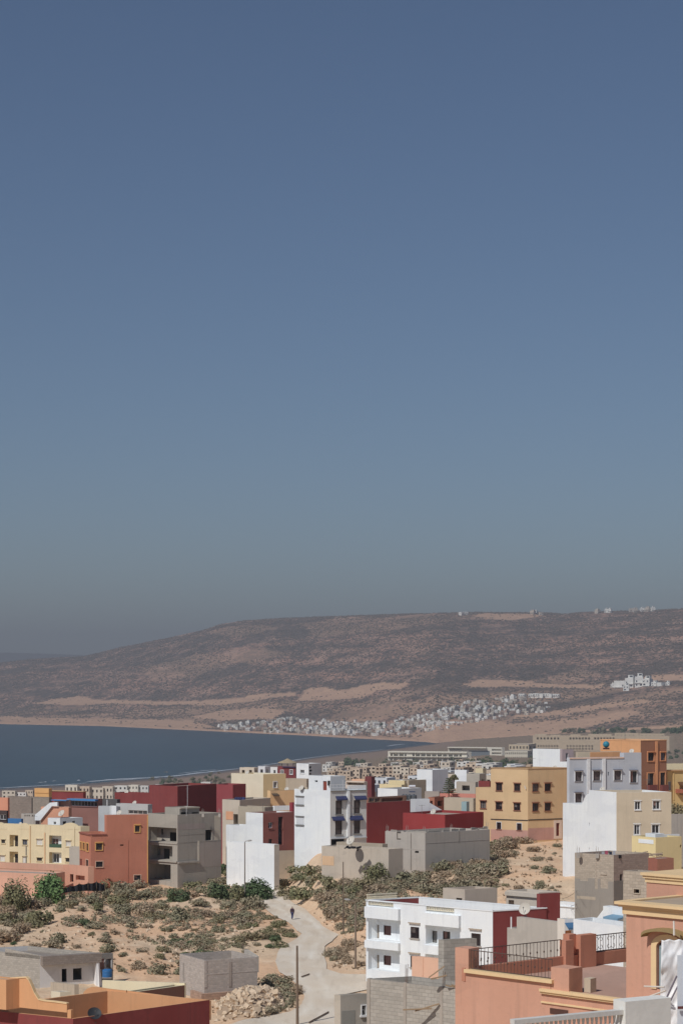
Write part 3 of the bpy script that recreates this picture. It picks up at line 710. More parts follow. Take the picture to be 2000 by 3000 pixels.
def block_house():
    b = B2('block_house', 'roofless grey concrete block house with rebar poles beside the pink house', 'unfinished house', 1345, 112, 38, 70)
    C, tl, tr, zt, zr = b.box(1074, 1480, 2899, bGrey, para=1.5, th=.2, roof=paint((150, 142, 130)))
    b.box(1293, 1396, 2755, bGrey, xc=1300, d=117.5, para=.1, wname='stair_room', yb=2950)
    mb = MB()
    for px in (1080, 1186, 1292):
        u = b.hit(C, b.L, px); p = C + b.L * u + b.nL * .03; mb.box(Vector((p.x, p.y, b.zb)) - b.L * .1, b.L * .2, -b.nL * .24, UP * (zt - b.zb + .02))
    mb.build('column', plaster((168, 158, 146), .5), b.t)
    for px, dz in ((1184, 1.0), (1187, .8), (1190, 1.05), (1293, .9), (1296, .7), (1299, .85)):
        mb = MB(); u = b.hit(C, b.L, px); p = C + b.L * u - b.nL * .1; mb.tube([Vector((p.x, p.y, zt - .1)), Vector((p.x + .02, p.y, zt + dz))], .014, 4); mb.build('rebar', paint((120, 92, 76), .7), b.t)
    for px, py, L_, an in ((1255, 2868, 1.1, .9), (1262, 2872, .9, .4), (1305, 2890, 1.3, -.3), (1316, 2894, 1.2, .35), (1322, 2888, 1.0, -.6), (1180, 2962, 1.6, .1), (1215, 2966, 1.4, .5)):
        mb = MB(); p = P(px, py, 112.2 if py < 2950 else 112.8); d = Vector((math.cos(an), -.1, math.sin(an) * .6)).normalized() * L_; mb.box(p, d, (.0, .12, .02), (0, -.01, .05)); mb.build('plank', paint((164, 138, 108), .8), b.t)
    b = B2('plaster_shed', 'lower grey plastered shed with tiny white window against the block house', 'shed', 997, 117, 30, 66)
    b.box(985, 1074, 2917, plaster((186, 176, 160), .6), plaster((168, 163, 153), .8), para=.4, ops=[('R', 1059, 2947, 1071, 2975, 'window', {'frame': fW, 'mull': 0, 'rails': (.5,), 'trim': fW, 'tw': .05}), ('R', 1000, 2962, 1040, 3010, 'panel', {'out': .015, 'mat': plaster((140, 140, 134), .5), 'name': 'cement_patch'})])
    b = B2('boundary_wall', 'peach painted boundary wall in front of the white balcony house', 'wall', 1300, 152, 38, 66); b.box(1206, 1316, 2812, plaster((220, 176, 148), .3), para=.1, ops=[('L', 1236, 2804, 1240, 2860, 'panel', {'out': .04, 'name': 'downpipe'})])

def pink_house():
    t0 = P(1360, 2850, 75.85)
    b = B2('pink_house', 'salmon pink house with railed roof terrace and cream cornices', 'house', 1985, 69.55, 43, 52)
    # one long street wall along L; corner C lies to the right
    C = b.C; D = b.L; n = b.nL; u1 = b.hit(C, D, 1333); zf = 105.72; zb = 92
    pt = lambda u, k, z, r=0: Vector(((C + D * u - n * k).x, (C + D * u - n * k).y, z))
    depth = 7.2; ua = b.hit(C, D, 1612); ub = b.hit(C, D, 1372); ue = b.hit(C, D, 1834)
    mb = MB(); f2 = [pt(0, 0, zb), pt(u1, 0, zb), pt(u1, 0, zf), pt(0, 0, zf)]
    mb.quad(*f2[::-1]); E = b.Rr
    for (p, q) in ((pt(u1, 0, 0), pt(u1, 0, 0) + E * depth), (pt(u1, 0, 0) + E * depth, pt(0, 0, 0) + E * depth), (pt(0, 0, 0), pt(0, 0, 0) + E * depth)):
        mb.quad(Vector((p.x, p.y, zb)), Vector((q.x, q.y, zb)), Vector((q.x, q.y, zf - .002)), Vector((p.x, p.y, zf - .002)))
    mb.build('wall', pPink, b.t)
    mb = MB(); o = lambda p, z: Vector((p.x, p.y, z)); mb.quad(o(pt(0, 0, 0), zf), o(pt(u1, 0, 0), zf), o(pt(u1, 0, 0) + E * depth, zf), o(pt(0, 0, 0) + E * depth, zf)); mb.build('terrace_floor', plaster((186, 150, 132), .5), b.t)
    # raised curb with ledge on the left, pillars
    mb = MB(); prism(mb, [(ua, zf), (u1, zf), (u1, zf + .34), (ua, zf + .34)], C, D, n, -.25, .002); mb.build('parapet', pPink, b.t)
    mb = MB(); prism(mb, [(ua - .15, zf + .345), (ub + .12, zf + .345), (ub + .12, zf + .47), (ua - .15, zf + .47)], C, D, n, -.3, .14); mb.build('ledge', pCornice, b.t)
    zp = zf + 1.22
    mb = MB(); prism(mb, [(ub, zf + .3), (u1, zf + .3), (u1, zp), (ub, zp)], C, D, n, -.62, .004); mb.build('pillar', pPink, b.t)
    ug = b.hit(C, D, 1666); mb = MB(); prism(mb, [(ug, zf + .002), (ua - .02, zf + .002), (ua - .02, zf + .92), (ug, zf + .92)], C, D, n, -.8, -.003); mb.build('pillar', pPink, b.t)
    p = pt(ug, .9, zf + .005); mb = MB(); mb.box(p, -D * .28, -n * .35, UP * .5); mb.build('drain_box', plaster((200, 184, 160)), b.t)
    a = pt(ub - .02, .12, zf + .47); c = pt(ua + .02, .12, zf + .47); rail(b.t, a, c, .72, 24, mIron, style='knob')
    # cornice lower down on the right
    uc = b.hit(C, D, 1586); mb = MB()
    for z0, z1, k in ((zf + .02, zf + .12, .16), (zf - .06, zf + .02, .10), (zf - .40, zf - .34, .06)): prism(mb, [(ue - 1, z0), (uc, z0), (uc, z1), (ue - 1, z1)], C, D, n, -.1, k)
    mb.build('cornice', pCornice, b.t)
    w0, w1 = b.hit(C, D, 1664), b.hit(C, D, 1611); mb = MB(); prism(mb, [(w0, zf - .75), (w1, zf - .75), (w1, zf - .55), (w0, zf - .55)], C, D, n, -.0, .02); mb.build('vent_slot', fBrown, b.t)
    # back parapet, its railings and pillars, along E from the left corner
    Q = pt(u1 - .3, 0, zf); eh = lambda px: b.hit(Q, E, px); ev = lambda u, z, k=0: Vector(((Q + E * u - b.nR * k).x, (Q + E * u - b.nR * k).y, z))
    L_ = eh(1850); zpar = zf + .5
    mb = MB(); mb.box(ev(0, zf + .003), E * L_, -b.nR * -.2, UP * .5); mb.build('parapet', pTerra, b.t)
    rail(b.t, ev(.35, zpar - .15, -.1), ev(eh(1637), zpar - .15, -.1), .82, 26, mIron, style='knob')
    rail(b.t, ev(eh(1729), zpar + .02, -.1), ev(eh(1838), zpar + .02, -.1), .66, 14, mIron, style='scroll', bar=.011)
    mb = MB()
    for x0, x1, h, k in ((1639, 1662, 1.12, .0), (1662, 1682, 1.3, .25), (1682, 1728, 1.26, .0)): mb.box(ev(eh(x0), zf + .006, k), E * (eh(x1) - eh(x0)), b.nR * .34, UP * h)
    mb.build('pillar', pTerra, b.t)
    # upper storey on the right
    ztw = b.zat(2678, (C + D * ue).y); zct = b.zat(2641, (C + D * ue).y)
    wx0, wx1 = b.hit(C, D, 1990), b.hit(C, D, 1924); zc0, zc1, rr = b.zat(2900, 70), b.zat(2775, 70), abs(wx1 - wx0) / 2; wm = (wx0 + wx1) / 2
    wx0, wx1 = wm - rr, wm + rr; arch = [(wm + rr * math.cos(k * math.pi / 12), zc1 + rr * .55 * math.sin(k * math.pi / 12)) for k in range(13)]
    hole = [(wx1, zc0)] + arch + [(wx0, zc0)]
    face = lambda pr, k: [pt(u, -k, z) for u, z in pr]
    u0 = -3.0; mb = MB()
    mb.poly(face([(wx1, zb + 13), (ue, zb + 13), (ue, ztw), (wm, ztw)] + arch[6::-1] + [(wx1, zc0)], .006)[::-1])
    mb.poly(face([(wm, ztw), (u0, ztw), (u0, zb + 13), (wx1, zb + 13), (wx1, zc0), (wx0, zc0)] + arch[:5:-1], .006)[::-1])
    for (a0, z0_), (a1, z1_) in zip(hole, hole[1:]): mb.quad(*[pt(a0, -.006, z0_), pt(a1, -.006, z1_), pt(a1, .3, z1_), pt(a0, .3, z0_)])
    e0 = pt(ue, -.006, 0); e1 = e0 + E * 5; mb.quad(o(e0, zf), o(e1, zf), o(e1, ztw), o(e0, ztw))
    mb.build('upper_wall', pPink, b.t)
    mb = MB()
    for z0, z1, k in ((zct - .1, zct, .30), (zct - .19, zct - .102, .2), (ztw, zct - .192, .1)):
        prism(mb, [(u0, z0), (ue + k, z0), (ue + k, z1), (u0, z1)], C, D, n, -.3, k)
        q = pt(ue, -.02, z0); mb.box(pt(ue + k, .29, z0), E * 5, -D * .3, UP * (z1 - z0))
    mb.build('cornice', pCornice, b.t)
    e2 = pt(u0, 0, 0); mb = MB(); mb.quad(o(e0, zct - .05), o(e1, zct - .05), o(e2 + E * 5, zct - .05), o(e2, zct - .05)); mb.build('roof', plaster((176, 158, 136), .5), b.t)
    mb = MB()
    for (a0, z0_), (a1, z1_) in zip(hole, hole[1:]):
        w_ = .22; g = lambda a, z: ((a - wm) * (1 + w_ / rr) + wm, z if z <= zc0 + .01 else (z + w_ * (z - zc1) / (rr * .55) * .9 if z > zc1 else z))
        A0, A1 = g(a0, z0_), g(a1, z1_); mb.quad(pt(a0, -.05, z0_), pt(a1, -.05, z1_), pt(A1[0], -.05, A1[1]), pt(A0[0], -.05, A0[1])); mb.quad(pt(A0[0], -.05, A0[1]), pt(A1[0], -.05, A1[1]), pt(A1[0], 0, A1[1]), pt(A0[0], 0, A0[1]))
    win = mb.build('window', pCornice, b.t)
    mb = MB()
    for (a0, z0_), (a1, z1_) in zip(arch, arch[1:]):
        s_ = 1 + .38 / rr; h_ = .32; A = lambda a, z, q: (wm + (a - wm) * s_, z + h_ + q); P0, P1 = A(a0, z0_, 0), A(a1, z1_, 0); P2, P3 = A(a1, z1_, .1), A(a0, z0_, .1)
        for k in (.42,): mb.quad(*[pt(x, -k, z) for x, z in (P0, P1, P2, P3)]); mb.quad(pt(P3[0], -k, P3[1]), pt(P2[0], -k, P2[1]), pt(P2[0], 0, P2[1]), pt(P3[0], 0, P3[1])); mb.quad(pt(P0[0], -k, P0[1]), pt(P1[0], -k, P1[1]), pt(P1[0], 0, P1[1]), pt(P0[0], 0, P0[1]))
    mb.build('hood', plaster((150, 128, 84)), win)
    mb = MB(); mb.poly(face(hole, -.29)); mb.build('pane', glass(), win)
    mb = MB(); mb.box(pt(wx1 - .02, .18, zc0), -D * .12, n * .08, UP * (zc1 - zc0)); mb.box(pt(wx1 - .02, .16, zc1 - .05), -D * (2 * rr), n * .08, UP * .1); mb.build('frame', paint((150, 172, 178), .5), win)
    # higher roof block behind
    b2c = P(2030, 2575, 72.6); Cu = Vector((b2c.x, b2c.y, 0)); ul = b.hit(Cu, D, 1893); q0, q1 = b.zat(2638, 74), b.zat(2585, 74); zt2 = b.zat(2554, 74.3)
    mb = MB(); mb.box(Vector((Cu.x, Cu.y, q0 - .3)), D * ul, E * 3, UP * (q1 - q0 + .3)); mb.build('upper_block', pPink, b.t)
    mb = MB()
    for z0, z1, k in ((zt2 - .1, zt2, .16), (zt2 - .2, zt2 - .103, .1), (q1, zt2 - .203, .04)): mb.box(Vector((Cu.x, Cu.y, z0)) + n * k, D * (ul + k), E * 3.2 - n * 0, UP * (z1 - z0))
    mb.build('cornice', pCornice, b.t)
    # plastic sheet over scaffold poles at the right edge
    t = empty('plastic_sheet', P(1970, 3000, 66.4), 'crumpled white plastic sheet hanging before the arched window', 'tarpaulin')
    mb = MB(); nx, nz = 22, 60; rs = random.Random(3); g = {}
    for i in range(nx + 1):
        for j in range(nz + 1):
            px = lerp(1937 - 6 * (j / nz), 2040, i / nx); py = lerp(2755 + 2 * math.sin(i), 3040, j / nz); dd = 67.0 + .2 * fbm(i * .12 + j * .03, j * .05, 1., 3) + .05 * noise.noise(Vector((i * .22 + j * .1, j * .1 - i * .1, 5)))
            g[i, j] = P(px, py, dd)
    for i in range(nx):
        for j in range(nz): mb.quad(g[i, j + 1], g[i + 1, j + 1], g[i + 1, j], g[i, j])
    sh = mb.build('sheet', paint((232, 235, 242), .45, 1.2), t, smooth=True); sh.modifiers.new('thick', 'SOLIDIFY').thickness = .01
    t = empty('scaffold_pole', P(1985, 2960, 66.2), 'thin wooden poles tied across the white plastic sheet', 'pole')
    for a_, c_, r_, dk in ((P(1932, 2968, 66.2), P(1982, 2860, 66.3), .03, 1), (P(1950, 2960, 66.25), P(1990, 2880, 66.3), .025, 1), (P(1886, 2891, 66.9), P(1945, 2893, 66.5), .03, 0), (P(1888, 2926, 66.9), P(1950, 2903, 66.5), .035, 0), (P(1973, 2700, 68.6), P(1974, 2742, 68.4), .035, 0)):
        mb = MB(); mb.tube([a_, c_], r_, 6); mb.build('pole', paint((120, 110, 120), .7) if dk else paint((214, 204, 190), .7), t)
    t = empty('sheet_panel', P(1996, 3000, 65), 'flat white board standing at the right edge before the plastic sheet', 'board')
    mb = MB(); mb.box(P(1984, 3040, 65), (1.2, .3, 0), (0, .05, 0), (0, 0, 2.6)); mb.build('board', plaster((214, 222, 230), .1), t)
    mb = MB(); mb.box(P(1984, 2957, 64.9), (1.2, .3, 0), (0, -.06, 0), (0, 0, .08)); mb.build('batten', paint((110, 62, 62)), t)
    # white balustrade in the lower right corner
    b = B2('roof_balustrade', 'white roof terrace balustrade with grey coping at bottom right', 'balustrade', 1480, 60.2, 40, 62, zb=100)
    C = b.C; E = b.Rr; h = lambda px: b.hit(C, E, px); a, c = h(1500), h(1818); pa, pc = C + E * a, C + E * c
    zt = HC - (2947 - HROW) / F * pc.y; za = zt - .98; pa.z = pc.z = za
    balusters(b, pa, pc, .86, 24, plaster((206, 204, 198), .3), .062, rail_h=.14, rail_w=.24)
    mb = MB(); mb.box(Vector((pa.x, pa.y, za - 5)) - b.nR * .14, E * (c - a), b.nR * .28, UP * 4.99); mb.build('wall', plaster((212, 210, 204), .3), b.t)
    mb = MB(); q = pc + E * .01; mb.box(Vector((q.x, q.y, za - 5)) - b.nR * .4 - b.nR * .0, E * 1.7 + b.nR * 0, b.nR * .62, UP * (5.0 + zt - za + .14)); mb.build('corner_block', plaster((222, 221, 214), .25), b.t)
near_left(); white_balcony_house(); block_house(); pink_house()
# ------------------------------------------------------------------ the middle of the town
def simple(name, label, cat, xl, xc, xr, ytop, d, mL, mR=None, phi=40, phiR=None, ops=(), para=.6, cop=None, group=None, copw=0, roof=None):
    b = B2(name, label, cat, xc, d, phi, phiR, group=group); b.last = b.box(xl, xr, ytop, mL, mR, ops=ops, para=para, cop=cop, copw=copw, roof=roof); return b
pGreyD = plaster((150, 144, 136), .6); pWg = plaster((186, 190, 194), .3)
def mid_right():
    wY = {'frame': fBrown, 'mull': 1, 'grille': True, 'hood': .3, 'hmat': paint((150, 96, 76)), 'smat': paint((150, 96, 76)), 'trim': plaster((206, 160, 124)), 'tw': .1, 'tout': .03}
    ops = [('L',) + q + ('window', wY) for q in ((1453, 2295, 1470, 2317), (1506, 2297, 1523, 2318), (1452, 2351, 1470, 2373), (1505, 2354, 1523, 2375))]
    ops += [('L',) + q + ('window', {**wY, 'hood': None, 'trim': fW}) for q in ((1455, 2410, 1467, 2430), (1514, 2413, 1527, 2433))]
    ops += [('R',) + q + ('window', wY) for q in ((1559, 2297, 1576, 2319), (1595, 2296, 1612, 2318), (1559, 2354, 1576, 2377), (1595, 2353, 1612, 2376))]
    ops += [('R', 1628, 2412, 1638, 2450, 'door', {'trim': plaster((224, 204, 186)), 'tw': .45, 'mat': paint((122, 58, 52))})]
    ops += [('L', 1437, 2432, 1546, 2470, 'panel', {'out': .025, 'mat': plaster((196, 150, 136), .4), 'name': 'plinth'}), ('R', 1546, 2426, 1624, 2462, 'panel', {'out': .025, 'mat': plaster((196, 150, 136), .4), 'name': 'plinth'})]
    ops += [('L', 1420, 2401, 1546, 2403.5, 'panel', {'out': .07, 'mat': fDark, 'name': 'cable'}), ('R', 1546, 2400, 1646, 2402.5, 'panel', {'out': .07, 'mat': fDark, 'name': 'cable'})]
    b = B2('apartment_house', 'yellow ochre apartment house with nine barred windows and pink plinth', 'house', 1546, 333, 28, 63)
    C, tl, tr, zt, zr = b.box(1437, 1667, 2254, pYel, pYel, ops=ops, copw=.08, cop=plaster((196, 160, 118)))
    c = along(b, 'L', 1437)
    b.box(1393, 1500, 2308, pYel, pYel, xc=1437.1, d=c.y, wname='side_wing', ops=[('L', 1407, 2348, 1423, 2369, 'window', wY)])
    b.box(1401, 1434, 2289, pRed, pRed, xc=1433, d=c.y + 3, yb=2312, wname='roof_wall', para=.1)
    q = C + b.L * .3 + b.nL * .25; mb = MB(); q.z = b.zat(2312, q.y); mb.tube([q - b.nL * .3, q, q + UP * .5 + b.L * .2], .05, 6); mb.build('lamp_bracket', fW, b.t)
    # white end house with beige front
    wB = {'frame': fW, 'trim': fW, 'tw': .07, 'tout': .04, 'mull': 1, 'hood': .12, 'smat': fW}
    ops = [('R',) + q + ('window', wB) for q in ((1859, 2349, 1875, 2373), (1912, 2347, 1932, 2372), (1857, 2417, 1873, 2446), (1909, 2417, 1930, 2445))]
    ops += [('L', 1718, 2411, 1727, 2421, 'hole', {'deep': .3}), ('L', 1718, 2484, 1727, 2493, 'hole', {'deep': .3})]
    b = B2('white_house', 'tall plain white house with beige front and white framed windows', 'house', 1805, 268, 62, 84)
    C, *_ = b.box(1724, 1966, 2322, pW, plaster((206, 190, 164), .3), ops=ops, para=.4); c = along(b, 'L', 1724)
    b.box(1648, 1790, 2360, pW, pW, xc=1724.1, d=c.y, wname='side_wing', para=.4); 
    prof = outline(b, c, b.L, [(1724, 2326), (1716, 2330), (1702, 2361), (1702, 2372), (1724, 2372)]); mb = MB(); prism(mb, prof, c, b.L, b.nL, -.2, .01); mb.build('stair_wall', pW, b.t)
    # grey blue facade with white pilasters
    wG = {'frame': fDark, 'trim': fW, 'tw': .13, 'tout': .12, 'mull': 0, 'hood': .45, 'hmat': paint((108, 104, 118)), 'smat': paint((120, 114, 120)), 'glass': paint((96, 84, 84), .5)}
    ops = [('R',) + q + ('window', wG) for q in ((1684, 2262, 1703, 2289), (1737, 2260, 1757, 2287), (1798, 2259, 1818, 2286), (1684, 2325, 1703, 2352), (1738, 2322, 1757, 2350), (1798, 2320, 1818, 2350))]
    ops += [('R', 1718, 2224, 1727, 2400, 'pilaster', {'out': .22, 'mat': fW}), ('R', 1763, 2223, 1772, 2400, 'pilaster', {'out': .22, 'mat': fW}), ('R', 1666, 2218, 1826, 2223, 'ledge', {'out': .12, 'mat': plaster((226, 190, 166)), 'name': 'cornice'}), ('R', 1780, 2262, 1783, 2273, 'hole', {})]
    pBl = plaster((184, 189, 197), .25)
    b = B2('apartment_block', 'pale blue grey apartment block with white pilasters and window hoods', 'apartment block', 1667, 316, 40, 74)
    C, tl, tr, *_ = b.box(1660, 1827, 2220, pBl, pBl, ops=ops, para=.3); c = along(b, 'R', 1827)
    b.box(1815, 1878, 2206, pBl, pBl, xc=1827.1, d=c.y, para=.3, wname='side_wing', ops=[('R', 1845, 2260, 1864, 2293, 'window', {**wG, 'glass': None}), ('R', 1846, 2322, 1864, 2350, 'window', wG)])
    b.box(1690, 1818, 2203, pTan, plaster((206, 190, 164)), xc=1692, d=319, yb=2230, wname='roof_wall', para=.1, ops=[('R', 1728, 2204, 1816, 2221, 'panel', {'out': .05, 'mat': pOr})])
    b.box(1643, 1679, 2196, plaster((170, 154, 156)), plaster((170, 154, 156)), xc=1646, d=318.5, yb=2232, wname='stair_room', para=.1, ops=[('R', 1657, 2207, 1664, 2225, 'window', {'frame': fW, 'mull': 0})])
    p = P(1775, 2196, 321); t = empty('ball_tank', p, 'round turquoise water ball on the roof of the blue grey block', 'water tank')
    mb = MB(); mb.lathe(p + UP * .25, [(.0, 0)] + [(.52 * math.sin(k * math.pi / 8), .52 - .52 * math.cos(k * math.pi / 8)) for k in range(1, 8)] + [(0, 1.04)], 14); mb.build('ball', paint((38, 136, 160), .5), t, smooth=True); mb = MB(); mb.box(p - Vector((.45, .45, 0)), (.9, 0, 0), (0, .9, 0), (0, 0, .24)); mb.build('plinth', paint((90, 50, 44)), t)
    # orange and brown block
    pB = plaster((158, 110, 84), .3); tO = plaster((214, 150, 104))
    wO = {'frame': fBrown, 'trim': tO, 'tw': .16, 'tout': .1, 'mull': 1, 'hood': .3, 'hmat': tO}
    dO = {'frame': fBrown, 'trim': tO, 'tw': .16, 'tout': .1, 'mull': 1, 'sill': False}
    b = B2('corner_block', 'orange and brown corner apartment block with tall balcony windows', 'apartment block', 1876, 332, 40, 60)
    C, tl, tr, zt, zr = b.box(1758, 1952, 2171, pOr, pB, copw=.05, cop=plaster((230, 178, 130)), para=.5, ops=[('R', 1897, 2206, 1914, 2230, 'window', wO), ('R', 1934, 2206, 1947, 2228, 'window', wO), ('R', 1919, 2172, 1925, 2340, 'pilaster', {'out': .18, 'mat': tO}),
        ('R', 1896, 2266, 1914, 2320, 'window', dO), ('R', 1933, 2264, 1947, 2320, 'window', dO)])
    for x0, x1 in ((1893, 1917), (1931, 1949)):
        D = b.Rr; a, c = b.hit(C, D, x0), b.hit(C, D, x1); z = b.zat(2320, (C + D * a).y); q = C + D * a; q.z = z; mb = MB(); mb.box(q, D * (c - a), b.nR * .8, UP * .12); bo = mb.build('balcony_slab', tO, b.t)
        q2 = q + b.nR * .74 + UP * .12; mb = MB(); mb.box(q2, D * (c - a), b.nR * .05, UP * 1.0); mb.box(q + UP * .12, D * .05, b.nR * .74, UP * 1.0); mb.build('balcony_front', plaster((126, 72, 66)), bo)
    simple('blank_house', 'blank white stepped wall of the house behind the yellow ochre one', 'house', 1560, 1643, 1650, 2196, 352, pW, phi=30, para=.2)
    b = bld_last = simple('white_annex', 'low white annex joining the blank white wall to the blue grey block', 'house', 1640, 1667, 1672, 2225, 346, pW, phi=30, para=.2)
    # right edge
    b = simple('yellow_house', 'yellow house with brown awning and red balcony at the right edge', 'house', 1949, 1954, 2070, 2256, 336, pYel, plaster((214, 182, 120), .3), 40, 76, ops=[('R', 1956, 2290, 1965, 2316, 'window', {'frame': fW}), ('R', 1984, 2291, 2030, 2302, 'awning', {'mat': paint((110, 76, 52)), 'out': 1.6}), ('R', 1978, 2312, 2030, 2323, 'ledge', {'out': .9, 'mat': plaster((186, 110, 84)), 'name': 'balcony'}), ('R', 1990, 2300, 2010, 2330, 'hole', {}), ('R', 1971, 2256, 1974, 2345, 'pilaster', {'out': .1}), ('R', 1950, 2255, 2060, 2259, 'ledge', {'out': .3, 'mat': plaster((190, 150, 110)), 'name': 'cornice'})])
    simple('roof_house', 'cream upper storey house behind the yellow house at right edge', 'house', 1946, 1951, 2070, 2238, 352, plaster((226, 214, 176)), phi=40, phiR=76)
    simple('retaining_house', 'plain grey rendered house at the right edge beyond the beige front', 'house', 1960, 1964, 2075, 2386, 282, pGrey, plaster((178, 170, 160), .5), 40, 78)
    b = simple('parapet_house', 'low yellow house with white panelled parapet below the beige front', 'house', 1850, 1920, 1996, 2455, 240, plaster((228, 208, 152), .25), plaster((228, 208, 152), .25), 52, 60, para=.8, ops=[('L', 1870, 2460, 1914, 2472, 'panel', {'out': .04, 'mat': pW}), ('R', 1991, 2476, 1999, 2484, 'hole', {})])
    b.box(1890, 1945, 2444, pW, xc=1919, d=242, yb=2462, para=.05, wname='roof_wall'); b.box(1936, 1990, 2447, pW, xc=1938, d=243, yb=2460, para=.05, wname='roof_wall')
    # grey rough house in front of the white one
    pd = plaster((150, 143, 133), .7)
    ops = [('L', x0, y, x1, 2700, 'panel', {'out': o, 'mat': pd, 'name': 'cement_render'}) for x0, x1, y, o in ((1683, 1699, 2575, .02), (1699, 1722, 2582, .022), (1722, 1742, 2574, .024), (1742, 1751, 2606, .02), (1751, 1758, 2576, .022), (1758, 1781, 2604, .02), (1781, 1797, 2584, .022))]
    ops += [('R', 1797, 2581, 1830, 2640, 'panel', {'out': .02, 'mat': plaster((126, 120, 112), .6), 'name': 'cement_render'}), ('R', 1815, 2562, 1823, 2588, 'hole', {'deep': .5}), ('L', 1742, 2500, 1746, 2575, 'pilaster', {'out': .03}), ('L', 1690, 2627, 1744, 2636, 'panel', {'out': .035, 'mat': pTan, 'name': 'cement_patch'}), ('L', 1758, 2560, 1777, 2564, 'ledge', {'out': .08})]
    b = B2('rough_house', 'tall unpainted block house half rendered in darker cement', 'house', 1797, 226, 38, 56)
    C, tl, tr, zt, zr = b.box(1683, 1900, 2506, bTan, blocks((168, 150, 138)), ops=ops, para=.3)
    t = empty('roof_debris', P(1845, 2512, 228), 'heap of planks and black tarpaulin on the unpainted block house roof', 'debris'); mb = MB(); mb.box(P(1811, 2515, 226.5), P(1855, 2512, 229.5) - P(1811, 2515, 226.5), (.05, -.3, 0), UP * .35); mb.build('tarpaulin', paint((34, 34, 38)), t)
    rs = random.Random(8)
    for k in range(16):
        px = rs.uniform(1822, 1930); an = rs.uniform(-.5, .5); mb = MB(); p = P(px, 2512 - rs.uniform(2, 12), 229.5 + rs.uniform(0, 3)); mb.box(p, (rs.uniform(.5, 1.4), rs.uniform(-.2, .2), an), (0, .15, 0), (0, 0, .1)); mb.build('plank', paint(rs.choice([(150, 130, 112), (128, 112, 100), (176, 158, 136)])), t)
    for k, (px, c) in enumerate(((1762, (196, 198, 200)), (1772, (206, 96, 120)), (1784, (60, 66, 84)), (1794, (200, 200, 204)))):
        mb = MB(); p = P(px, 2507, 228); mb.box(p, (.32, .1, 0), (0, .03, 0), (0, 0, .42 + .1 * (k % 2))); o = mb.build('laundry', paint(c), org=p); tag(o, ['pale grey cloth hung on the block house roof', 'pink cloth hung on the block house roof', 'dark blue cloth hung on the block house roof', 'white cloth hung nearest the black tarpaulin'][k], 'laundry')
    b = simple('block_annex', 'small tan block annex with square window beside the pink house', 'house', 1825, 1893, 1935, 2556, 136, bTan, phi=38, phiR=60, ops=[('L', 1857, 2606, 1873, 2618, 'hole', {'trim': pTan, 'tw': .05})])
    simple('roof_shed', 'rust red shed with curtain on a roof at the right', 'shed', 1898, 1925, 1973, 2517, 216, paint((160, 100, 82), .9), paint((170, 118, 96), .9), 60, 62, para=.05, group=None)
    b = simple('whitewashed_house', 'white low house with sloping stair wall and blue awning', 'house', 1679, 1842, 1900, 2717, 150, pW, phi=55, para=.5, ops=[('L', 1815, 2712, 1820, 2717, 'hole', {}), ('L', 1688, 2695, 1690, 2760, 'panel', {'out': .05, 'name': 'downpipe'})])
    b.box(1766, 1860, 2665, pW, xc=1838, d=158, wname='stair_room', para=.2, ops=[('L', 1794, 2682, 1836, 2694, 'awning', {'mat': paint((120, 160, 186), .8), 'out': 1.0})])
    c = along(b, 'L', 1766, Vector((P(1838, 2665, 158).x, 158, 0))); prof = outline(b, c, b.L, [(1766, 2667), (1742, 2698), (1742, 2712), (1766, 2712)]); mb = MB(); prism(mb, prof, c, b.L, b.nL, -.2, .01); mb.build('stair_wall', pW, b.t)
    b = simple('white_wall_house', 'thin white wall strip between red wall and unpainted block house', 'house', 1637, 1690, 1700, 2647, 238, pW, phi=40, para=.2, ops=[('L', 1640, 2656, 1682, 2658.5, 'ledge', {'out': .15}), ('L', 1640, 2668, 1682, 2670, 'ledge', {'out': .15})])

